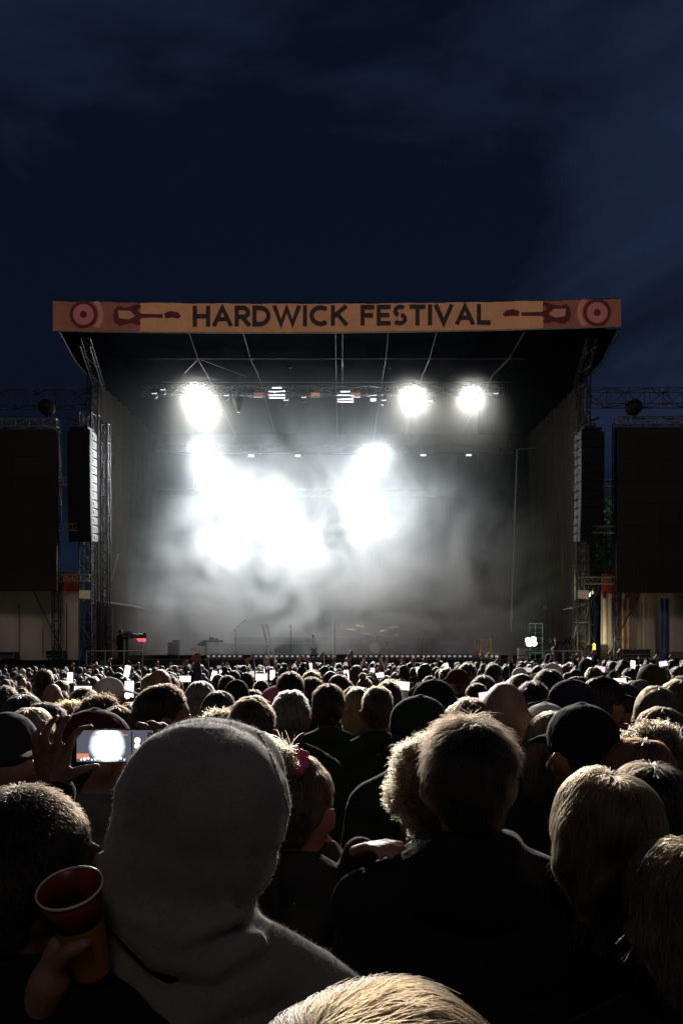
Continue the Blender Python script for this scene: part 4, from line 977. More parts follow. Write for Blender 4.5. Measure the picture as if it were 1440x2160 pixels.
def phone(loc, rot, label, glow=1.0, tint=(1, .9, .95), size=(.075, .155)):
    t = thing('phone', label, 'phone', loc); t.rotation_euler = rot
    b = MB(); b.box((0, 0, 0), (size[0], .008, size[1]), bev=.003); b.build('case', plastic, t)
    b = MB(); b.box((0, -.0045, 0), (size[0]*.92, .002, size[1]*.94)); b.build('screen', glow_mat('phone_screen_%.2f_%.2f' % (glow, tint[1]), tint, glow), t)
    return t
# ================================================================== the people close to the camera
V = Vector
# hooded person just ahead
D1 = 1.18
def hp(px, py, dD=0): return P(px, py, D1+dD)
zt = CH+(HOR-1522)/F*D1; s1 = zt/1.80; x1 = (425-720)/F*D1
o = bpy.data.objects.new('person', None)
hooded_lab = 'person in a pale grey hoodie with the hood up, biggest figure in the crowd'
def L1(v): # world -> local of the hooded person
    return tuple((Vector(v)-Vector((x1, D1, 0)))/s1)
k1 = F/D1
def e1(px, py, dD, rx, ry, rz_, rot=(0, 0, 0)): return E(L1(hp(px, py)+V((0, dD, 0))), (rx/k1/s1, ry/k1/s1, rz_/k1/s1), rot)
def c1(px, py, dD, r, px2, py2, dD2, r2): return C(L1(hp(px, py)+V((0, dD, 0))), r/k1/s1, L1(hp(px2, py2)+V((0, dD2, 0))), r2/k1/s1)
cup_p = P(186, 1900, 1.02)
wr = P(106, 2070, .98)
armsL = arm(1, (.26, .02, 1.12), (.2, .22, 1.0))+[C((-.185, -.01, 1.39), .052, (-.33, .0, 1.14), .042), C((-.33, 0, 1.14), .036, L1(wr), .026)]
handsL = hand((.2, .22, 1.0), (0, 1, .1), (-1, 0, 0), .5)
def cf(px, py, D): return L1(P(px, py, D))
for i_, py_ in enumerate((1986, 2004, 2022, 2038)):
    handsL += [C(L1(wr), .022, cf(121, py_+4, .988), .0125)]+chain([cf(121, py_+4, .99), cf(140, py_-2, 1.022), cf(182, py_-5, 1.026), cf(208-4*i_, py_-2, 1.004)], [.0105, .0095, .0085, .007])
handsL += [C(L1(wr), .020, cf(124, 2030, .968), .014)]+chain([cf(124, 2030, .966), cf(150, 2004, .938), cf(181, 1990, .938)], [.013, .011, .0085])
h1 = person(hooded_lab, x1, D1, 0, s1, hair=None, shirt='grey', custom=(armsL, handsL), fine=1, voxel=.006, face=True, w=.98)
jk = [c for c in h1.children if c.name.startswith('jacket')][0]
def fold(pts, r):
    out = []
    for (a, b_), (c_, d_) in zip(pts, pts[1:]):
        f_ = lambda u: -.118*math.sqrt(max(.02, 1-((u-395)/178)**2))-.010
        out.append(c1(a, b_, f_(a), r, c_, d_, f_(c_), r))
    return out
hoodp = [e1(424, 1702, .015, 184, 190, 173), e1(424, 1655, .09, 168, 165, 128), e1(402, 1790, .01, 178, 175, 170, (0, .15, 0)), e1(380, 1885, 0, 158, 160, 120), e1(400, 1925, -.01, 150, 150, 66, (0, .12, 0)),
         *fold([(258, 1790), (288, 1880), (372, 1950), (470, 1978), (548, 1950)], 21), *fold([(238, 1890), (270, 1975), (380, 2035), (500, 2040), (585, 2000)], 24), *fold([(330, 1880), (420, 1915), (520, 1890)], 14),
         c1(250, 2060, -.07, 40, 400, 2075, -.12, 45), c1(400, 2075, -.12, 45, 560, 2030, -.06, 42), c1(540, 2000, 0, 46, 640, 2050, 0, 52), c1(640, 2055, 0, 52, 760, 2140, 0, 62), c1(260, 2040, 0, 60, 60, 2120, 0, 70),
         e1(400, 2200, 0, 300, 190, 170)]
old = jk.data; l_, h_ = armsL, handsL
jk.data = fuse('jacket', torso_prims(1.0)+armsL[:-1]+[C((-.33, 0, 1.14), .044, tuple(Vector((-.33, 0, 1.14)).lerp(Vector(L1(wr)), .80)), .036)]+hoodp, .0075, 3, .004, .0016, 11)
jk.data.materials.append(None); jk.material_slots[0].link = 'OBJECT'
jk.material_slots[0].material = mat('hoodie_grey', (.195, .193, .188), .95, var=.16, scale=10, sheen=1, sss=.8, bump=.05, bscale=420, spec=.1)
b = MB()
seam = []
bv = BVHTree.FromPolygons([tuple(v.co) for v in jk.data.vertices], [tuple(p.vertices) for p in jk.data.polygons])
for a in np.linspace(0, 1, 26):
    px = 545+74*math.sin(a*1.57); py = 1545+270*a**1.15
    q = Vector(L1(hp(px, py, -.4))); d = (Vector(L1(hp(px, py, .0)))-q).normalized(); hit = bv.ray_cast(q, d)
    if hit[0] is not None: seam.append(hit[0])
b.path(seam, .0022, 6); sm_ = b.build('hood_seam', mat('hoodie_grey', (0, 0, 0)), h1, smooth=True)
TAKEN.append((x1, D1))
# fleece nap of the hoodie: short fibres that catch the stage light along its edge
rgz = np.random.default_rng(12); mz = jk.data; mz.calc_loop_triangles(); ntz = len(mz.loop_triangles); tz = np.empty(ntz*3, int); mz.loop_triangles.foreach_get('vertices', tz); tz = tz.reshape(-1, 3)
cz_ = np.empty(len(mz.vertices)*3); mz.vertices.foreach_get('co', cz_); cz_ = cz_.reshape(-1, 3); crz = np.cross(cz_[tz[:, 1]]-cz_[tz[:, 0]], cz_[tz[:, 2]]-cz_[tz[:, 0]]); az = np.linalg.norm(crz, axis=1)
wz = az*(cz_[tz].mean(1)[:, 2] > 1.28); NZ = 20000; ix = rgz.choice(ntz, NZ, p=wz/wz.sum()); uv = rgz.random((NZ, 2)); fl = uv.sum(1) > 1; uv[fl] = 1-uv[fl]
ro = cz_[tz[ix, 0]]+(cz_[tz[ix, 1]]-cz_[tz[ix, 0]])*uv[:, :1]+(cz_[tz[ix, 2]]-cz_[tz[ix, 0]])*uv[:, 1:]; nz0 = crz[ix]/az[ix][:, None]
ptz = np.stack([ro, ro+(nz0*.6+rgz.normal(size=(NZ, 3))*.5)*.0014, ro+(nz0*.9+rgz.normal(size=(NZ, 3))*.8)*.0024], 1)
cu = bpy.data.hair_curves.new('fleece_nap'); cu.add_curves([3]*NZ); cu.attributes['position'].data.foreach_set('vector', ptz.astype(np.float32).ravel())
ra = cu.attributes.get('radius') or cu.attributes.new('radius', 'FLOAT', 'POINT'); ra.data.foreach_set('value', np.tile(np.array((.00030, .00024, .00012)), NZ).astype(np.float32))
child('fleece_nap', cu, mat('fleece_fibre', (.27, .265, .255), .9, var=0, transl=.4), jk)
# plastic cup of amber drink in that hand
t = thing('drink_cup', 'red rimmed clear plastic cup of amber drink held beside the hooded person', 'cup', P(172, 1962, .98)); t.rotation_euler = (R(24), R(-5), 0); t.scale = (.72, .72, .85)
amber = mat('amber_drink', (.55, .26, .02), .15, var=.2, scale=12, transl=.45, emit=0); redcup = mat('red_cup', (.22, .035, .03), .35, transl=.35)
b = MB(); b.bar((0, 0, -.075), (0, 0, .02), .032, 28, .041); b.build('drink', amber, t, smooth=False)
def tube(n0, r0, r1, z0, z1, th=.0018):
    vs, fs = [], []; n = 36
    for r, z in ((r0, z0), (r1, z1), (r1-th, z1), (r0-th, z0)):
        for i in range(n): vs.append((r*math.cos(6.2832*i/n), r*math.sin(6.2832*i/n), z))
    for j in range(4):
        for i in range(n): fs.append((j*n+i, j*n+(i+1) % n, ((j+1) % 4)*n+(i+1) % n, ((j+1) % 4)*n+i))
    return vs, fs
v, f = tube(0, .042, .052, .022, .075); flat_mesh('upper_wall', v, f, redcup, t, smooth=True)
v, f = tube(0, .0545, .0545, .0745, .0785, .0025); flat_mesh('rim', v, f, mat('cup_rim', (.75, .6, .55), .3), t, smooth=True)
b = MB(); b.bar((0, 0, .021), (0, 0, .024), .040, 28); b.build('foam', redcup, t)

# man in dark jacket
at_px('man with thick brown hair in a dark hooded jacket, beside curly blond hair', 988, 1508, 1.52, hair='short', hairc='dark brown', shirt='black', fine=1, voxel=.010, nstr=11000, collar=True, w=1.24, width=1.0, strand=dict(length=.042, rad=.0004, up=.30, jit=.40))
# curly blond woman beside him, arm round his shoulder
cw = ((918-720)/F*1.78, 1.78); s_c = (CH+(HOR-1533)/F*1.78)/1.80
def Lc(v): return tuple((Vector(v)-Vector((cw[0], cw[1], 0)))/s_c)
hw = P(770, 1800, 1.47)
ca = arm(-1, (-.24, -.02, 1.12), (-.2, .1, .9))+[C((.185, -.01, 1.39), .05, (.24, -.05, 1.16), .038), C((.24, -.05, 1.16), .036, (.02, -.22, 1.19), .027)]
chh = hand((-.2, .1, .9), (0, .3, -1), (0, 1, 0), .5)+hand((.02, -.22, 1.19), (-.3, -.5, .5), (1, 0, .5), .4)
at_px('woman with short curly blond hair close against the thick haired man', 918, 1533, 1.78, hair='curly', hairc='blond', shirt='charcoal', fine=1, voxel=.010, nstr=7000, custom=(ca, chh), w=.88, yaw=R(-18), strand=dict(length=.035, rad=.0005))
# fingers resting on the shoulder belong to a friend in front of him
fx = P(905, 1560, 1.95)
s_f = 1.56/1.772
def Lf(v): return tuple((Vector(v)-Vector((fx.x+.02, 2.02, 0)))/s_f)
wrp = P(818, 1800, 1.52)
fa = arm(1, (.24, -.02, 1.12), (.2, .1, .9))+[C((-.185, -.01, 1.39), .05, Lf(P(745, 1840, 1.80)), .038), C(Lf(P(745, 1840, 1.80)), .036, Lf(wrp+V((-.05, .12, -.03))), .026)]
fh = hand((.2, .1, .9), (0, .3, -1), (0, 1, 0), .5)+hand(Lf(wrp+V((-.055, .10, -.02))), (.45, -.75, .32), (.7, .5, 0), .55, size=1.0)
TAKEN.append((fx.x+.02, 2.02))
person('woman with dark pony tail in maroon, half hidden ahead of the curly blond woman', fx.x+.02, 2.02, 0, s_f, hair='pony', hairc='dark brown', shirt='maroon', custom=(fa, fh), w=.85, fine=1, voxel=.006, nstr=3000)
# blond woman with centre parting
at_px('woman with long blond hair parted at the crown, in front of the auburn haired one', 1268, 1622, 1.46, hair='long', hairc='light brown', shirt='black', fine=1, voxel=.010, nstr=22000, w=.95, yaw=R(12), pitch=R(4), width=1.04, strand=dict(length=.26, rad=.0004, part=.03, lift=.013, npt=8, jit=.17))
at_px('person with dark wavy hair and bright top strands behind the parted blond hair', 1365, 1606, 1.62, hair='wavy', hairc='dark brown', shirt='black', fine=1, voxel=.010, nstr=9000, w=.95, yaw=R(-10), strand=dict(length=.24, rad=.0005, lift=.012, jit=.2))
at_px('person with low tousled blond hair in the corner beside the parted blond hair', 1442, 1772, 1.22, hair='bob', hairc='light brown', shirt='black', fine=1, voxel=.010, nstr=9000, yaw=R(25), w=.9, strand=dict(length=.16, lift=.014, jit=.25, rad=.0005))
# head at the very bottom
at_px('person with cropped brown hair, head top only, lowest in the picture', 798, 2076, .50, hair='short', hairc='tan brown', shirt='black', fine=1, voxel=.010, nstr=22000, width=1.28, strand=dict(length=.06, rad=.00030, up=.05, jit=.15, part=-.09))
# short haired man filming with both hands
xm, Dm = (58-720)/F*1.06, 1.06; s_m = (CH+(HOR-1660)/F*Dm)/1.766
def Lm(v): return tuple((Vector(v)-Vector((xm, Dm, 0)))/s_m)
DP = 1.5
elL = Lm(V((xm-.26, Dm+.24, 1.36))); wL = Lm(P(118, 1678, DP)); wR = Lm(P(352, 1610, DP+.02)); elR = Lm(V((xm+.22, Dm+.22, 1.36)))
def q_(px, py, dD=0): return Lm(P(px, py, DP+dD))
armsM = [C((-.185, -.01, 1.39), .052, elL, .040), C(elL, .039, wL, .026), C((.185, -.01, 1.39), .052, elR, .040), C(elR, .039, wR, .026)]
rr_ = lambda *r: [x/1000 for x in r]
handL = [C(wL, .025, q_(112, 1640), .021), C(q_(106, 1650), .019, q_(98, 1600), .014), C(q_(116, 1650), .019, q_(118, 1594), .014), C(q_(124, 1648), .019, q_(138, 1596), .013), C(q_(102, 1655), .018, q_(84, 1612), .012)]
handL += chain([q_(141, 1594), q_(153, 1558, -.012), q_(170, 1538, -.004), q_(192, 1533, .012)], rr_(9.5, 8.5, 7.5, 6.5))
handL += chain([q_(120, 1590), q_(122, 1550, -.016), q_(133, 1526, -.008), q_(146, 1512, .01)], rr_(9.5, 8.5, 7.5, 6.2))
handL += chain([q_(99, 1596), q_(94, 1556, -.014), q_(104, 1530, -.008), q_(121, 1512, .012)], rr_(9, 8, 7, 6))
handL += chain([q_(83, 1610), q_(73, 1577, -.01), q_(77, 1550, -.006), q_(94, 1524, .01)], rr_(8.5, 7.5, 6.5, 5.6))
handL += chain([q_(128, 1652), q_(152, 1632, -.01), q_(178, 1622, -.008), q_(205, 1616, .0)], rr_(14, 11.5, 9.5, 7.5))
handR = [C(wR, .025, q_(352, 1588, .02), .023), C(q_(350, 1600, .02), .020, q_(340, 1568, .02), .016), C(q_(362, 1600, .03), .02, q_(358, 1560, .03), .016)]
handR += chain([q_(336, 1572, .01), q_(320, 1552), q_(306, 1533, .005), q_(292, 1528, .01)], rr_(11, 10, 8.5, 7))
handR += chain([q_(350, 1562, .02), q_(338, 1540, .02), q_(322, 1527, .025), q_(310, 1527, .03)], rr_(11, 10, 8.5, 7))
handR += chain([q_(362, 1564, .03), q_(354, 1540, .03), q_(343, 1530, .035), q_(334, 1534, .04)], rr_(10, 9, 8, 7))
handR += chain([q_(368, 1570, .035), q_(364, 1550, .04), q_(356, 1542, .045)], rr_(9, 8, 7))
handR += chain([q_(352, 1606, .01), q_(336, 1612, -.005), q_(318, 1612, 0)], rr_(13, 11, 8))
at_px('man with close cropped dark hair holding a phone up in both hands', 58, 1660, Dm, hair='fade', hairc='dark brown', shirt='black', fine=1, voxel=.0050, nstr=9000, yaw=R(-28), smat=mat('skin_deep', (.12, .055, .036), .5, sss=.3, var=.12, scale=14, bump=.15, bscale=160), custom=(armsM, handL+handR), strand=dict(length=.013, rad=.00035))
pc = P(248, 1573, DP); t = thing('phone', 'phone held sideways filming the bright stage, its screen showing a white glow', 'phone', pc)
w_, h_ = 168*DP/F, 71*DP/F
b = MB(); b.box((0, 0, 0), (w_, .009, h_), bev=.004); b.build('case', plastic, t)
def screen_mat():
    m = bpy.data.materials.new('phone_picture'); m.use_nodes = True; t_ = m.node_tree; bs = t_.nodes['Principled BSDF']; bs.inputs['Base Color'].default_value = (.01, .01, .012, 1); bs.inputs['Roughness'].default_value = .2
    c_ = t_.nodes.new('ShaderNodeTexCoord'); mp_ = t_.nodes.new('ShaderNodeMapping'); mp_.inputs['Scale'].default_value = (1/(w_*.27), 1, 1/(h_*.66)); mp_.inputs['Location'].default_value = (.42, 0, -.05)
    ln = t_.nodes.new('ShaderNodeVectorMath'); ln.operation = 'LENGTH'; nz_ = t_.nodes.new('ShaderNodeTexNoise'); nz_.inputs['Scale'].default_value = 60
    ad = t_.nodes.new('ShaderNodeMath'); ad.operation = 'MULTIPLY_ADD'; ad.inputs[1].default_value = .22
    r_ = t_.nodes.new('ShaderNodeValToRGB'); e = r_.color_ramp.elements; e[0].position = .62; e[0].color = (2.2, 2.3, 2.4, 1); e[1].position = 1.3; e[1].color = (.10, .105, .135, 1)
    r_.color_ramp.elements.new(.9).color = (.6, .68, .75, 1); 
    t_.links.new(c_.outputs['Object'], mp_.inputs[0]); t_.links.new(mp_.outputs[0], ln.inputs[0]); t_.links.new(c_.outputs['Object'], nz_.inputs[0]); t_.links.new(nz_.outputs[0], ad.inputs[0]); t_.links.new(ln.outputs['Value'], ad.inputs[2])
    t_.links.new(ad.outputs[0], r_.inputs[0]); t_.links.new(r_.outputs[0], bs.inputs['Emission Color']); bs.inputs['Emission Strength'].default_value = 1; return m
b = MB(); b.box((-.003, -.0052, 0), (w_*.955, .0015, h_*.93)); b.build('screen', screen_mat(), t)
uis = glow_mat('screen_white', (1, 1, 1), 1.4)
b = MB()
for dx, dz in ((44, 12), (44, 0), (44, -13)): b.bar((dx*DP/F, -.0058, dz*DP/F), (dx*DP/F, -.0070, dz*DP/F), 6.5*DP/F, 16)
b.bar((56*DP/F, -.0058, 0), (56*DP/F, -.007, 0), 3*DP/F, 12); b.build('button_dot', uis, t)
for dx, dz, a_, c_ in ((-.42, -.30, .15, .16), (-.25, .33, .10, .03), (.1, .33, .08, .03)):
    b = MB(); b.box((dx*w_, -.0064, dz*h_), (a_*w_, .0008, c_*h_)); b.build('warm_patch', glow_mat('screen_orange', (1, .35, .2), .7), t)
b = MB()
for i in range(13): b.bar((-.44*w_+i*.045*w_, -.0064, (-.40+.02*(i*7 % 3))*h_), (-.44*w_+i*.045*w_, -.0070, (-.40+.02*(i*7 % 3))*h_), (2.0+(i*5 % 3)*.7)*DP/F, 10)
b.build('speck_pattern', uis, t)
b = MB(); b.box((.19*w_, -.0064, 0), (.012*w_, .0008, .86*h_)); b.build('screen_divider', plastic, t)

# girl with a pink hair tie, seen past the hood, phone hand raised
gx, Dg = (622-720)/F*1.78, 1.78; s_g = (CH+(HOR-1592)/F*Dg)/1.77
def Lg(v): return tuple((Vector(v)-Vector((gx, Dg, 0)))/s_g)
gw = Lg(P(690, 1800, 1.95)); ge = Lg(P(738, 1900, 1.86))
ga = arm(-1, (-.24, -.02, 1.12), (-.2, .12, .92))+[C((.185, -.01, 1.39), .05, ge, .038), C(ge, .036, gw, .026)]
gh = hand((-.2, .12, .92), (0, .3, -1), (0, 1, 0), .5)+hand(gw, (-.55, .15, .8), (-.6, .4, -.5), .75)
g_ = at_px('girl with blond pony tail in a pink hair tie, hand raised near her face', 625, 1594, Dg, hair='pony', hairc='brown', shirt='charcoal', fine=1, voxel=.010, nstr=6000, custom=(ga, gh), w=.9, yaw=R(-25), pitch=R(-4))
tie = MB()
tp = Vector(Lg(P(618, 1604, Dg-.06)))
for i in range(12):
    a = i/12*6.2832; tie.ball(tp+Vector((.026*math.cos(a), .012*math.sin(a)-.01, .020*math.sin(a)+.004*(i % 2))), .0125, 10)
tie.build('hair_tie', mat('pink_tie', (.5, .06, .2), .8, sheen=.4), g_, smooth=True)
SPRAY = (-.55, -.35, .0)
rg = np.random.default_rng(9); npt, cnt = 6, 3800; pts = np.empty((cnt, npt, 3))
for i in range(cnt):
    p = np.array(tp)+rg.normal(size=3)*.012+np.array((-.02, -.02, .0)); d = np.array((-.95, -.35, .30))+rg.normal(size=3)*.42; d /= np.linalg.norm(d); ln = rg.uniform(.05, .10)
    for k in range(npt): pts[i, k] = p; p = p+d*ln/npt; d = d+np.array((0, 0, -.26)); d /= np.linalg.norm(d)
cu = bpy.data.hair_curves.new('pony_tail'); cu.add_curves([npt]*cnt); cu.attributes['position'].data.foreach_set('vector', pts.astype(np.float32).ravel())
ra = cu.attributes.get('radius') or cu.attributes.new('radius', 'FLOAT', 'POINT'); ra.data.foreach_set('value', np.tile(np.linspace(.0007, .0003, npt), cnt).astype(np.float32))
child('pony_tail', cu, hair_fibre('blond', HAIRC['blond']), g_)
# ================================================================== named people further into the crowd
def mid(label, px, top, D, **k):
    k.setdefault('nstr', 2600 if D < 4 else 1500); k.setdefault('fine', 0); k.setdefault('voxel', .012)
    k.setdefault('strand', None)
    if k.get('hair') in (None,) or k.get('hood'): k['nstr'] = 0
    if k['nstr'] and k['strand'] is None:
        k['strand'] = {'short': dict(rad=.0011, length=.03, up=.2), 'crop': dict(rad=.0009), 'fade': dict(rad=.0009), 'curly': dict(rad=.0012), 'bun': dict(rad=.001), 'pony': dict(rad=.001)}.get(k.get('hair'), dict(rad=.0013, jit=.14))
    return at_px(label, px, top, D, **k)
MID = [
 ('man in profile with short dark hair looking across the crowd past the hooded figure', 343, 1441, 2.95, dict(hair='short', hairc='dark brown', shirt='charcoal', yaw=R(-68))),
 ('person in a maroon cap worn over grey clothing behind the held up phone', 196, 1484, 2.15, dict(hair='crop', hairc='dark brown', hat='backcap', hatc='maroon', shirt='grey', yaw=R(-50), w=.95)),
 ('person in a charcoal knitted beanie at the edge beyond the raised phone hand', 18, 1499, 2.3, dict(hair=None, hat='beanie', hatc='charcoal', shirt='charcoal', yaw=R(-20), w=1.05)),
 ('person with short dark hair and one lit ear just over the hood', 531, 1468, 2.9, dict(hair='short', hairc='brown', shirt='charcoal', yaw=R(-14))),
 ('man with silvery grey short hair in dark green, beyond the hood', 613, 1455, 3.5, dict(hair='short', hairc='grey', shirt='dark green', yaw=R(-8), w=1.05)),
 ('man with short dark hair and broad dark green shoulders, below the straight mic stand', 692, 1441, 4.0, dict(hair='short', hairc='dark brown', shirt='dark green', w=1.1)),
 ('woman with long straight blond hair between two short haired men', 757, 1447, 4.3, dict(hair='long', hairc='blond', shirt='charcoal')),
 ('man with short light brown hair and lit shoulder edges in line with the drum kit', 796, 1449, 3.9, dict(hair='crop', hairc='light brown', shirt='dark green', w=1.05)),
 ('person in a dark green cap whose peak points toward the tree side', 880, 1458, 2.75, dict(hair='crop', hairc='black', hat='cap', hatc='dark green', shirt='dark green', yaw=R(-75))),
 ('tall man in a black cap just beyond the dark green cap', 912, 1426, 3.7, dict(hair='crop', hairc='black', hat='cap', hatc='black', shirt='black', yaw=R(-60), w=1.1)),
 ('tall man with black hair above the silvery haired man', 612, 1416, 4.9, dict(hair='short', hairc='black', shirt='black')),
 ('person in a pink hood next to the tall black haired man', 582, 1446, 4.9, dict(hair=None, hood=True, shirt='pink', w=.9)),
 ('bald man with both ears lit ahead of the thick haired man', 1063, 1438, 2.6, dict(hair=None, shirt='charcoal', w=1.05, smat=0)),
 ('woman with dark hair in a top bun beside the bald man', 998, 1466, 3.3, dict(hair='bun', hairc='dark brown', shirt='black', w=.9)),
 ('woman in a white and black cap with pale hair beyond the blond straight hair', 1150, 1474, 2.9, dict(hair='long', hairc='blond', hat='cap', hatc='white', shirt='black', yaw=R(14), w=.9)),
 ('woman with very long straight blond hair tucked beside the black capped man', 1168, 1496, 2.45, dict(hair='long', hairc='blond', shirt='olive', yaw=R(-25), w=.9)),
 ('broad man in a black cap and dark jacket beside the very long blond hair', 1228, 1472, 2.1, dict(hair='crop', hairc='black', hat='cap', hatc='black', shirt='black', w=1.1, yaw=R(20))),
 ('person with a rounded ash blond bob in line with the long flight case', 1381, 1446, 3.3, dict(hair='bob', hairc='light brown', shirt='charcoal')),
 ('person with dark hair swept over a paler fringe below the ash blond bob', 1388, 1489, 2.7, dict(hair='wavy', hairc='brown', shirt='maroon')),
 ('person with loose curly brown hair above the auburn head', 1372, 1516, 2.35, dict(hair='curly', hairc='light brown', shirt='black')),
 ('woman with smooth auburn hair behind the wavy dark hair', 1342, 1551, 1.95, dict(hair='long', hairc='auburn', shirt='black', yaw=R(15))),
 ('person with short black hair between bald man and pale capped woman', 1122, 1436, 3.9, dict(hair='short', hairc='black', shirt='black')),
 ('tall man with black hair in line with the seated camera operator', 1155, 1410, 4.4, dict(hair='short', hairc='black', shirt='charcoal', w=1.05)),
 ('person in a backward dark cap just below the tall black haired man by the operator', 1206, 1426, 3.7, dict(hair='crop', hairc='blond', hat='cap', hatc='navy', shirt='black', yaw=R(70))),
 ('woman in a black cap over long dark hair in line with the small wing speaker', 1266, 1420, 3.9, dict(hair='long', hairc='black', hat='cap', hatc='black', shirt='black', yaw=R(-75), w=.9)),
 ('woman with long ash grey hair in line with the keyboard', 424, 1434, 4.6, dict(hair='long', hairc='grey', shirt='charcoal', w=.9)),
 ('woman with long black hair beside the long ash grey hair', 463, 1454, 4.1, dict(hair='long', hairc='black', shirt='black', w=.9)),
 ('person with tousled light brown hair low between the profile man and short dark hair', 466, 1492, 3.1, dict(hair='curly', hairc='light brown', shirt='charcoal', w=.85)),
 ('woman with long black hair above the charcoal beanie', 52, 1462, 3.4, dict(hair='long', hairc='black', shirt='black', w=.9)),
 ('woman with golden blond hair behind the charcoal beanie', 68, 1489, 2.95, dict(hair='long', hairc='blond', shirt='tan', w=.85)),
 ('person in dark hair wearing pale rimmed glasses turned aside', 98, 1482, 3.2, dict(hair='short', hairc='black', shirt='charcoal', yaw=R(-70))),
 ('person with bright orange tousled hair', 150, 1475, 3.9, dict(hair='curly', hairc='orange', shirt='black', w=.85)),
 ('person with wide dark curly hair above the maroon cap', 213, 1461, 3.4, dict(hair='curly', hairc='dark brown', shirt='black')),
 ('woman with smooth brown hair beside the maroon cap', 250, 1488, 2.9, dict(hair='bob', hairc='brown', shirt='olive', w=.9)),
 ('woman with long brown hair behind the profile man', 284, 1478, 3.3, dict(hair='long', hairc='brown', shirt='charcoal', w=.9)),
 ('person in a black knitted beanie in line with the boom microphone', 500, 1432, 5.4, dict(hair=None, hat='beanie', hatc='black', shirt='charcoal')),
 ('man with brown hair in line with the electric guitar', 657, 1427, 5.2, dict(hair='short', hairc='dark brown', shirt='black')),
 ('person with thick brown hair just behind the light haired man and drum line', 818, 1436, 4.8, dict(hair='short', hairc='brown', shirt='charcoal')),
 ('man with black hair in line with the wooden rack', 1018, 1424, 5.0, dict(hair='short', hairc='black', shirt='black')),
 ('woman with wavy brown hair in line with the work lamp', 1098, 1420, 5.3, dict(hair='wavy', hairc='brown', shirt='black')),
 ('person with long light brown hair at the edge below the brown flight case', 1428, 1432, 3.6, dict(hair='wavy', hairc='light brown', shirt='black')),
 ('person in a dark knitted beanie in line with the tent strips', 1316, 1440, 4.2, dict(hair=None, hat='beanie', hatc='charcoal', shirt='black')),
 ('man with black hair at the edge beyond the golden blond hair', 6, 1446, 3.9, dict(hair='short', hairc='black', shirt='black')),
 ('person with short brown hair beyond the wide curly hair', 178, 1449, 4.6, dict(hair='short', hairc='brown', shirt='black')),
]
bald = mat('bald_skin', (.30, .19, .14), .5, var=.15, scale=14, sss=.2)
for lab, px, top, D, k in MID:
    if 'smat' in k: k = dict(k, smat=bald, pose='folded')
    if k.get('hat'): k = dict(k, nstr=1800 if k['hair'] == 'long' else 0)
    o = mid(lab, px, top, D, **k)
    if 'glasses' in lab:
        b = MB(); M_ = Euler((0, 0, R(-70)), 'XYZ').to_matrix(); c_ = Vector((0, -.01, 1.56))
        def gp(x, y, z): return M_ @ (Vector((x, y, z))-c_)+c_
        for s_ in (-1, 1):
            b.path([gp(s_*.033+.024*math.cos(a), .105, 1.643+.018*math.sin(a)) for a in np.linspace(0, 6.2832, 13)], .0028, 6); b.bar(gp(s_*.06, .10, 1.65), gp(s_*.088, 0, 1.645), .003)
        b.bar(gp(-.01, .108, 1.645), gp(.01, .108, 1.645), .0028); b.build('glasses', white_p, o)

# camera operators and pit staff
def free(label, px, top, D, z, H, **k):
    s = H/1.772; x = (px-720)/F*D; return person(label, x, D, z, s, **k)
free('camera operator in black standing behind the railing with a big television camera', 255, 0, 36.6, 1.44, 1.72, hair='short', hairc='black', shirt='black', pose='phone', yaw=R(-40), rz=R(-40))
free('seated looking camera operator in black with pale face near the work lamp', 1172, 0, 37.2, 1.15, 1.66, hair='short', hairc='brown', shirt='black', pose='folded', yaw=R(60), rz=R(80))
PIT = [(637, 1400, 'bald steward in black facing the crowd in line with the guitar', 'black', R(170), dict(hair=None)), (587, 1408, 'shaven headed steward facing the crowd in line with the leaning poles', 'black', R(185), dict(hair=None)), (724, 1408, 'steward in a pale peaked cap facing the crowd beside the straight microphone stand', 'olive', R(180), dict(hair='crop', hairc='black', hat='cap', hatc='tan'))]
for px, top, lab, c_, rz, k in PIT:
    D = 33.6; z = .0; zt = CH+(HOR-top)/F*D; person(lab, (px-720)/F*D, D, zt-1.76, 1.0, shirt=c_, rz=rz, **k)

# ================================================================== the rest of the crowd, one by one
ANCH = [(70, 'below the wing flight case'), (130, 'below the yellow sheet'), (200, 'below the yellow side tower'), (285, 'below the standing operator'), (345, 'below the red cue sign'), (395, 'below the monitor stack'), (435, 'below the tray table'), (480, 'below the keyboard'), (540, 'below the boom microphone'), (600, 'below the leaning poles'), (650, 'below the bald steward'), (690, 'below the electric guitar'), (750, 'below the straight mic stand'), (800, 'below the drum kit'), (850, 'below the drum cymbals'), (930, 'below the short microphone stand'), (985, 'below the small guitar'), (1050, 'below the wooden rack'), (1110, 'below the white crates'), (1145, 'below the work lamp'), (1200, 'below the seated operator'), (1260, 'below the tree side tower'), (1300, 'below the small wing speaker'), (1375, 'below the long flight case'), (1415, 'below the blue cloth strip'), (1e9, 'below the brown flight case')]
BANDS = [(6.2, 'closer rows'), (7.4, 'near rows'), (8.6, 'middle rows'), (9.8, 'later rows'), (11.2, 'farther rows'), (1e9, 'distant rows')]
HN = {'short': 'short %s hair', 'crop': 'cropped %s hair', 'curly': 'curly %s hair', 'bun': '%s hair in a bun', 'pony': '%s pony tail', 'long': 'long %s hair', 'wavy': 'wavy %s hair', 'bob': '%s bob', 'beanie': '%s beanie', 'cap': '%s cap', 'hood': '%s hood', 'bald': 'bald head'}
USED = set()
rc = random.Random(21)
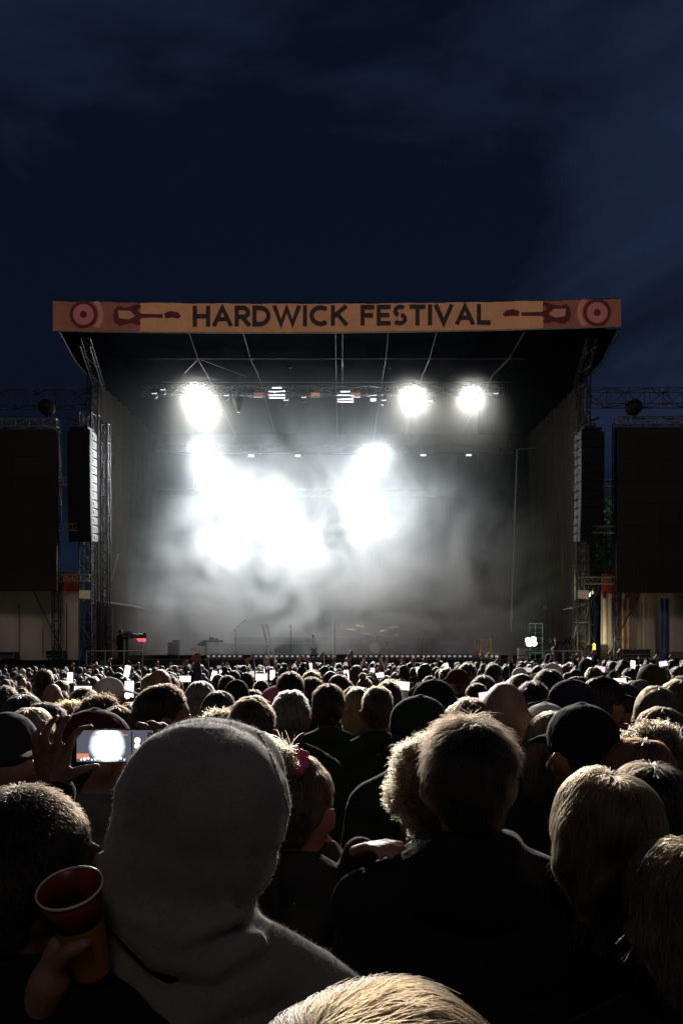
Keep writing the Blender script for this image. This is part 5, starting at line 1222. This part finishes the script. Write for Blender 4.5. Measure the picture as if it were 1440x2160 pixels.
def look(px, D, force=None):
    an = next(t_ for lim, t_ in ANCH if px < lim); bd = next(t_ for lim, t_ in BANDS if D < lim)
    for _ in range(200):
        st_ = force or rc.choices(['short', 'crop', 'curly', 'bun', 'pony', 'long', 'wavy', 'bob', 'beanie', 'cap', 'hood', 'bald'], [24, 14, 6, 4, 7, 17, 8, 5, 3, 8, 3, 3])[0]
        hc = rc.choices(['black', 'dark brown', 'brown', 'light brown', 'blond', 'grey', 'auburn'], [22, 24, 18, 12, 12, 6, 3])[0]
        tc_ = rc.choices(['black', 'charcoal', 'navy', 'dark green', 'grey', 'maroon', 'white', 'denim blue', 'red', 'olive', 'tan'], [24, 20, 14, 8, 6, 6, 3, 8, 2, 6, 3])[0]
        kc = rc.choice(['black', 'charcoal', 'navy', 'grey', 'maroon', 'white', 'tan'])
        desc = (HN[st_] % (kc if st_ in ('beanie', 'cap') else tc_ if st_ == 'hood' else hc)) if st_ != 'bald' else 'bald head'
        lab = f'person with {desc}, {tc_} top, {bd}, {an}'
        if (an, bd, desc, tc_) not in USED: USED.add((an, bd, desc, tc_)); break
    return lab, st_, hc, tc_, kc
def crowd_person(x, D, zt, px, pose='down', force=None, rz=0, sup=''):
    lab, st_, hc, tc_, kc = look(px, D, force)
    if pose in ('both', 'clap') : pass
    if pose == 'raised': lab = lab.replace('person with', 'person, one arm up,').replace(' top,', ',')
    if pose == 'both': lab = lab.replace('person with', 'person, both arms up,').replace(' top,', ',')
    if pose == 'phone': lab = lab.replace('person with', 'person holding phone,').replace(' top,', ',')
    k = dict(shirt=tc_, pose=pose, hairc=hc, hair=st_, rz=rz, group='people in the crowd', face=False, nstr=0, voxel=.018)
    if st_ == 'beanie': k.update(hair=None, hat='beanie', hatc=kc)
    if st_ == 'cap': k.update(hair='crop', hat='cap', hatc=kc, yaw=rc.choice([0, R(60), R(-60)]))
    if st_ == 'hood': k.update(hair=None, hood=True)
    if st_ == 'bald': k.update(hair=None, smat=None)
    if st_ in HT and D < 9:
        k['nstr'] = 700 if D < 7 else 400
        k['strand'] = {'short': dict(rad=.0022, length=.032, up=.2), 'crop': dict(rad=.002, length=.015), 'curly': dict(rad=.0024), 'bun': dict(rad=.002), 'pony': dict(rad=.002)}.get(st_, dict(rad=.0026, jit=.14))
    s = zt/HT.get(k['hair'], 1.772) if not k.get('hat') else zt/1.79
    if len(lab.split()) > 16: lab = lab.replace(' top,', ',')
    if len(lab.split()) > 16: lab = lab.replace('dark brown', 'brown').replace(' hair in a bun', ' bun')
    return person(lab, x, D, 0, s, **k)
def clear(x, D, r):
    return all((x-a)**2+((D-b_)*.75)**2 > r*r for a, b_ in TAKEN)
# phones held up: the holder stands so that the hand meets the phone
PH = [(270, 1416, 11, 'up'), (178, 1457, 6.4, 'f'), (275, 1455, 6.8, 'f'), (525, 1424, 10, 'f'), (655, 1405, 20, 'up'), (664, 1420, 15, 'up'), (684, 1416, 15.5, 'up'), (552, 1428, 9.5, 'f'), (941, 1406, 17, 'up'), (846, 1446, 7.2, 'f'), (1240, 1397, 13, 'up'), (1263, 1411, 11, 'up'), (1076, 1411, 13, 'f'), (1310, 1408, 12, 'f'), (785, 1418, 14, 'f'), (800, 1424, 13, 'f'), (1176, 1412, 12, 'f'), (1033, 1500, 3.0, 'f'), (1304, 1458, 4.6, 'torch'), (612, 1420, 14, 'up'), (575, 1424, 12, 'f'), (1110, 1413, 13, 'up'), (1332, 1403, 13, 'up'), (1396, 1400, 14, 'up'), (452, 1426, 12, 'f'), (392, 1432, 10, 'f'), (730, 1424, 12, 'up'), (1146, 1418, 12, 'f'), (990, 1420, 12, 'f'), (92, 1438, 9, 'up'), (150, 1430, 11, 'f'), (470, 1416, 18, 'up'), (560, 1412, 21, 'up'), (702, 1412, 20, 'up'), (880, 1414, 18, 'f'), (1290, 1400, 17, 'up'), (1200, 1404, 18, 'f')]
npn = 0
for px, py, D, kd in PH:
    p = P(px, py, D); pose = 'raised' if kd == 'up' else 'phone'
    hx = Vector((.24, .1, 1.99)) if pose == 'raised' else Vector((.14, .36, 1.70))
    s = min(1.04, max(.86, p.z/hx.z)); x = p.x-hx.x*s; y = p.y-hx.y*s
    if kd in ('up',) or p.z > 1.55: p.z = hx.z*s
    TAKEN.append((x, y))
    an = next(t_ for lim, t_ in ANCH if px < lim); bd = next(t_ for lim, t_ in BANDS if D < lim)
    if D > 2.9: crowd_person(x, y, 1.772*s, px, pose, 'short' if D < 5 else None)
    names = ['glowing', 'bright white', 'pale pink', 'cool white', 'soft lit', 'small lit', 'dim lit', 'warm white']; npn += 1
    z_ = P(px, py, D)
    lab = f'{names[npn % 8]} phone held {"high" if pose == "raised" else "up"} in {bd}, {an}'
    t = phone((p.x, p.y-.03, z_.z), (R(-12), R(rc.uniform(-12, 12)), 0), lab, [1.8, 2.6, 1.2, 2, .9, 1.5, .6, 1.7][npn % 8], (1, .93, .92) if npn % 3 else (1, .8, .86), (.08, .16) if npn % 2 else (.15, .08) if D > 4 else (.08, .16))
    if kd == 'torch':
        b = MB(); b.bar((0, -.006, .02), (0, -.010, .02), .022, 16); b.build('torch_light', glow_mat('torch_glow', (1, .98, .9), 9), t)
# arms in the air
for px, top, D, pose in ((362, 1428, 7.6, 'raised'), (832, 1404, 21, 'both'), (845, 1408, 20, 'clap'), (884, 1406, 20, 'both'), (1190, 1402, 15, 'both'), (1228, 1400, 14, 'raised'), (1215, 1404, 15, 'clap'), (905, 1410, 18, 'raised'), (785, 1412, 19, 'both'), (1048, 1418, 12, 'raised')):
    zt = min(1.95, CH+(HOR-top)/F*D); x = (px-720)/F*D; TAKEN.append((x, D)); crowd_person(x, D, zt, px, pose, 'short' if D < 9 else None)
# a person held up on shoulders, and bright hats
zt = CH+(HOR-1404)/F*20; person('woman in a white top sitting high on shoulders in line with the drum kit', (785-720)/F*20.4, 20.4, zt-1.772*.95+.08, .95, hair='long', hairc='brown', shirt='white', pose='both', group=None)
zt = CH+(HOR-1378)/F*17; person('person in purple blue beanie and pale top raised above the crowd by the operator', (1157-720)/F*17, 17, zt-1.79, 1.0, hair=None, hat='beanie', hatc='navy', shirt='tan')
zt = CH+(HOR-1424)/F*9; person('person in a bright pink feathery hat below the wooden rack', (1018-720)/F*9, 9, 0, zt/1.79, hair=None, hat='cap', hatc='pink', shirt='pink', yaw=R(50)); TAKEN.append(((1018-720)/F*9, 9))
count = sum(1 for o in bpy.data.objects if o.name.split('.')[0] == 'person')
spots = []
D = 4.9
while D < 27.5:
    half = .425*D+.55; x = -half+rc.uniform(0, .5)
    while x < half:
        xx, dd = x+rc.uniform(-.12, .12), D+rc.uniform(-.22, .22)
        if clear(xx, dd, .38): spots.append((dd, xx))
        x += rc.uniform(.50, .68)
    D += .66 if D < 14 else .74
spots.sort()
rest = []
for dd, xx in spots:
    px = 720+xx/dd*F
    tall = 1.70-.10*min(1, max(0, (dd-7)/6))+(.09 if px > 620 else .19)*(px-620)/720*min(1, max(0, (dd-6)/5))
    zt = min(1.93 if dd < 9 else tall+.11, max(1.40, rc.gauss(tall-.02*(dd < 7), .08)))
    if count < 300 and -40 < px < 1480: crowd_person(xx, dd, zt, px, rz=R(rc.gauss(0, 22))); count += 1
    else: rest.append((xx, dd, zt))
# everyone beyond that: one far-off mass
def lowpoly():
    out = []
    bodyp = fuse('lp', head_prims()+NECK, .028, 2, decim=.5)
    for st_ in ('short', 'long', 'curly', 'cap'):
        for ps in ('down', 'raised'):
            l_, h_ = arms_pose(ps); T_ = fuse('lt', torso_prims()+l_+LEGS+[E((0, -.005, .93), (.165, .115, .12))], .036, 2, .012, decim=.35)
            Hh = fuse('lh', [E((0, -.01, .0+1.675), (.086, .104, .098)), E((0, -.012, 1.665), (.09, .105, .05)), E((0, .13, 1.675), (.07, .07, .012))], .024, 2) if st_ == 'cap' else hair_shell(st_, .022, noise=.006)
            hand_ = fuse('lhand', [C(h_[-1][1], .03, h_[-1][3], .03)]+[C(q[1], max(q[2], .016), q[3], max(q[4], .016)) for q in h_], .02, 1) if ps == 'raised' else None
            parts = []
            for me, kind in ((bodyp, 'skin'), (T_, 'top'), (Hh, 'hair'), (hand_, 'skin')):
                if me is None: continue
                n = len(me.vertices); co = np.empty(n*3); me.vertices.foreach_get('co', co)
                me.calc_loop_triangles(); m_ = len(me.loop_triangles); tv = np.empty(m_*3, int); me.loop_triangles.foreach_get('vertices', tv)
                parts.append((co.reshape(-1, 3), tv.reshape(-1, 3), kind))
            out.append(parts)
    return out
LP = lowpoly(); tops = ['black', 'charcoal', 'navy', 'dark green', 'grey', 'maroon', 'denim blue', 'olive', 'tan', 'white']; hairs = ['black', 'dark brown', 'brown', 'light brown', 'blond', 'grey']
mats_ = [skin_light]+[top_mat(c_) for c_ in tops]+[hair_mat(c_) for c_ in hairs]
VV, TT, MI = [], [], []; k0 = 0
for xx, dd, zt in rest:
    pi = rc.choices(range(8), [8, 1, 5, .6, 3, .4, 2, .2])[0]; s = zt/1.772; a = rc.gauss(0, .45); ca_, sa_ = math.cos(a), math.sin(a)
    ti = 1+rc.choices(range(10), [5, 5, 3, 2, 2, 1, 2, 2, 1, .8])[0]; hi = 11+rc.choices(range(6), [5, 5, 4, 3, 3, 1])[0]
    if pi >= 6: hi = 1+rc.randrange(10)
    for co, tv, kind in LP[pi]:
        q = co*s; VV.append(np.stack([q[:, 0]*ca_-q[:, 1]*sa_+xx, q[:, 0]*sa_+q[:, 1]*ca_+dd, q[:, 2]], 1)); TT.append(tv+k0); k0 += len(co)
        MI.append(np.full(len(tv), {'skin': 0, 'top': ti, 'hair': hi}[kind]))
VV, TT, MI = np.concatenate(VV), np.concatenate(TT), np.concatenate(MI)
me = bpy.data.meshes.new('far_crowd'); me.vertices.add(len(VV)); me.vertices.foreach_set('co', VV.ravel()); me.loops.add(len(TT)*3); me.loops.foreach_set('vertex_index', TT.ravel().astype(np.int32))
me.polygons.add(len(TT)); me.polygons.foreach_set('loop_start', np.arange(0, len(TT)*3, 3, dtype=np.int32)); me.polygons.foreach_set('loop_total', np.full(len(TT), 3, dtype=np.int32)); me.polygons.foreach_set('material_index', MI.astype(np.int32)); me.polygons.foreach_set('use_smooth', np.ones(len(TT), bool))
for m_ in mats_: me.materials.append(m_)
me.update(); me.validate()
o = bpy.data.objects.new('crowd', me); COL.objects.link(o); tag(o, kind='stuff')
print('CROWD', count, len(rest), len(VV), len(TT))
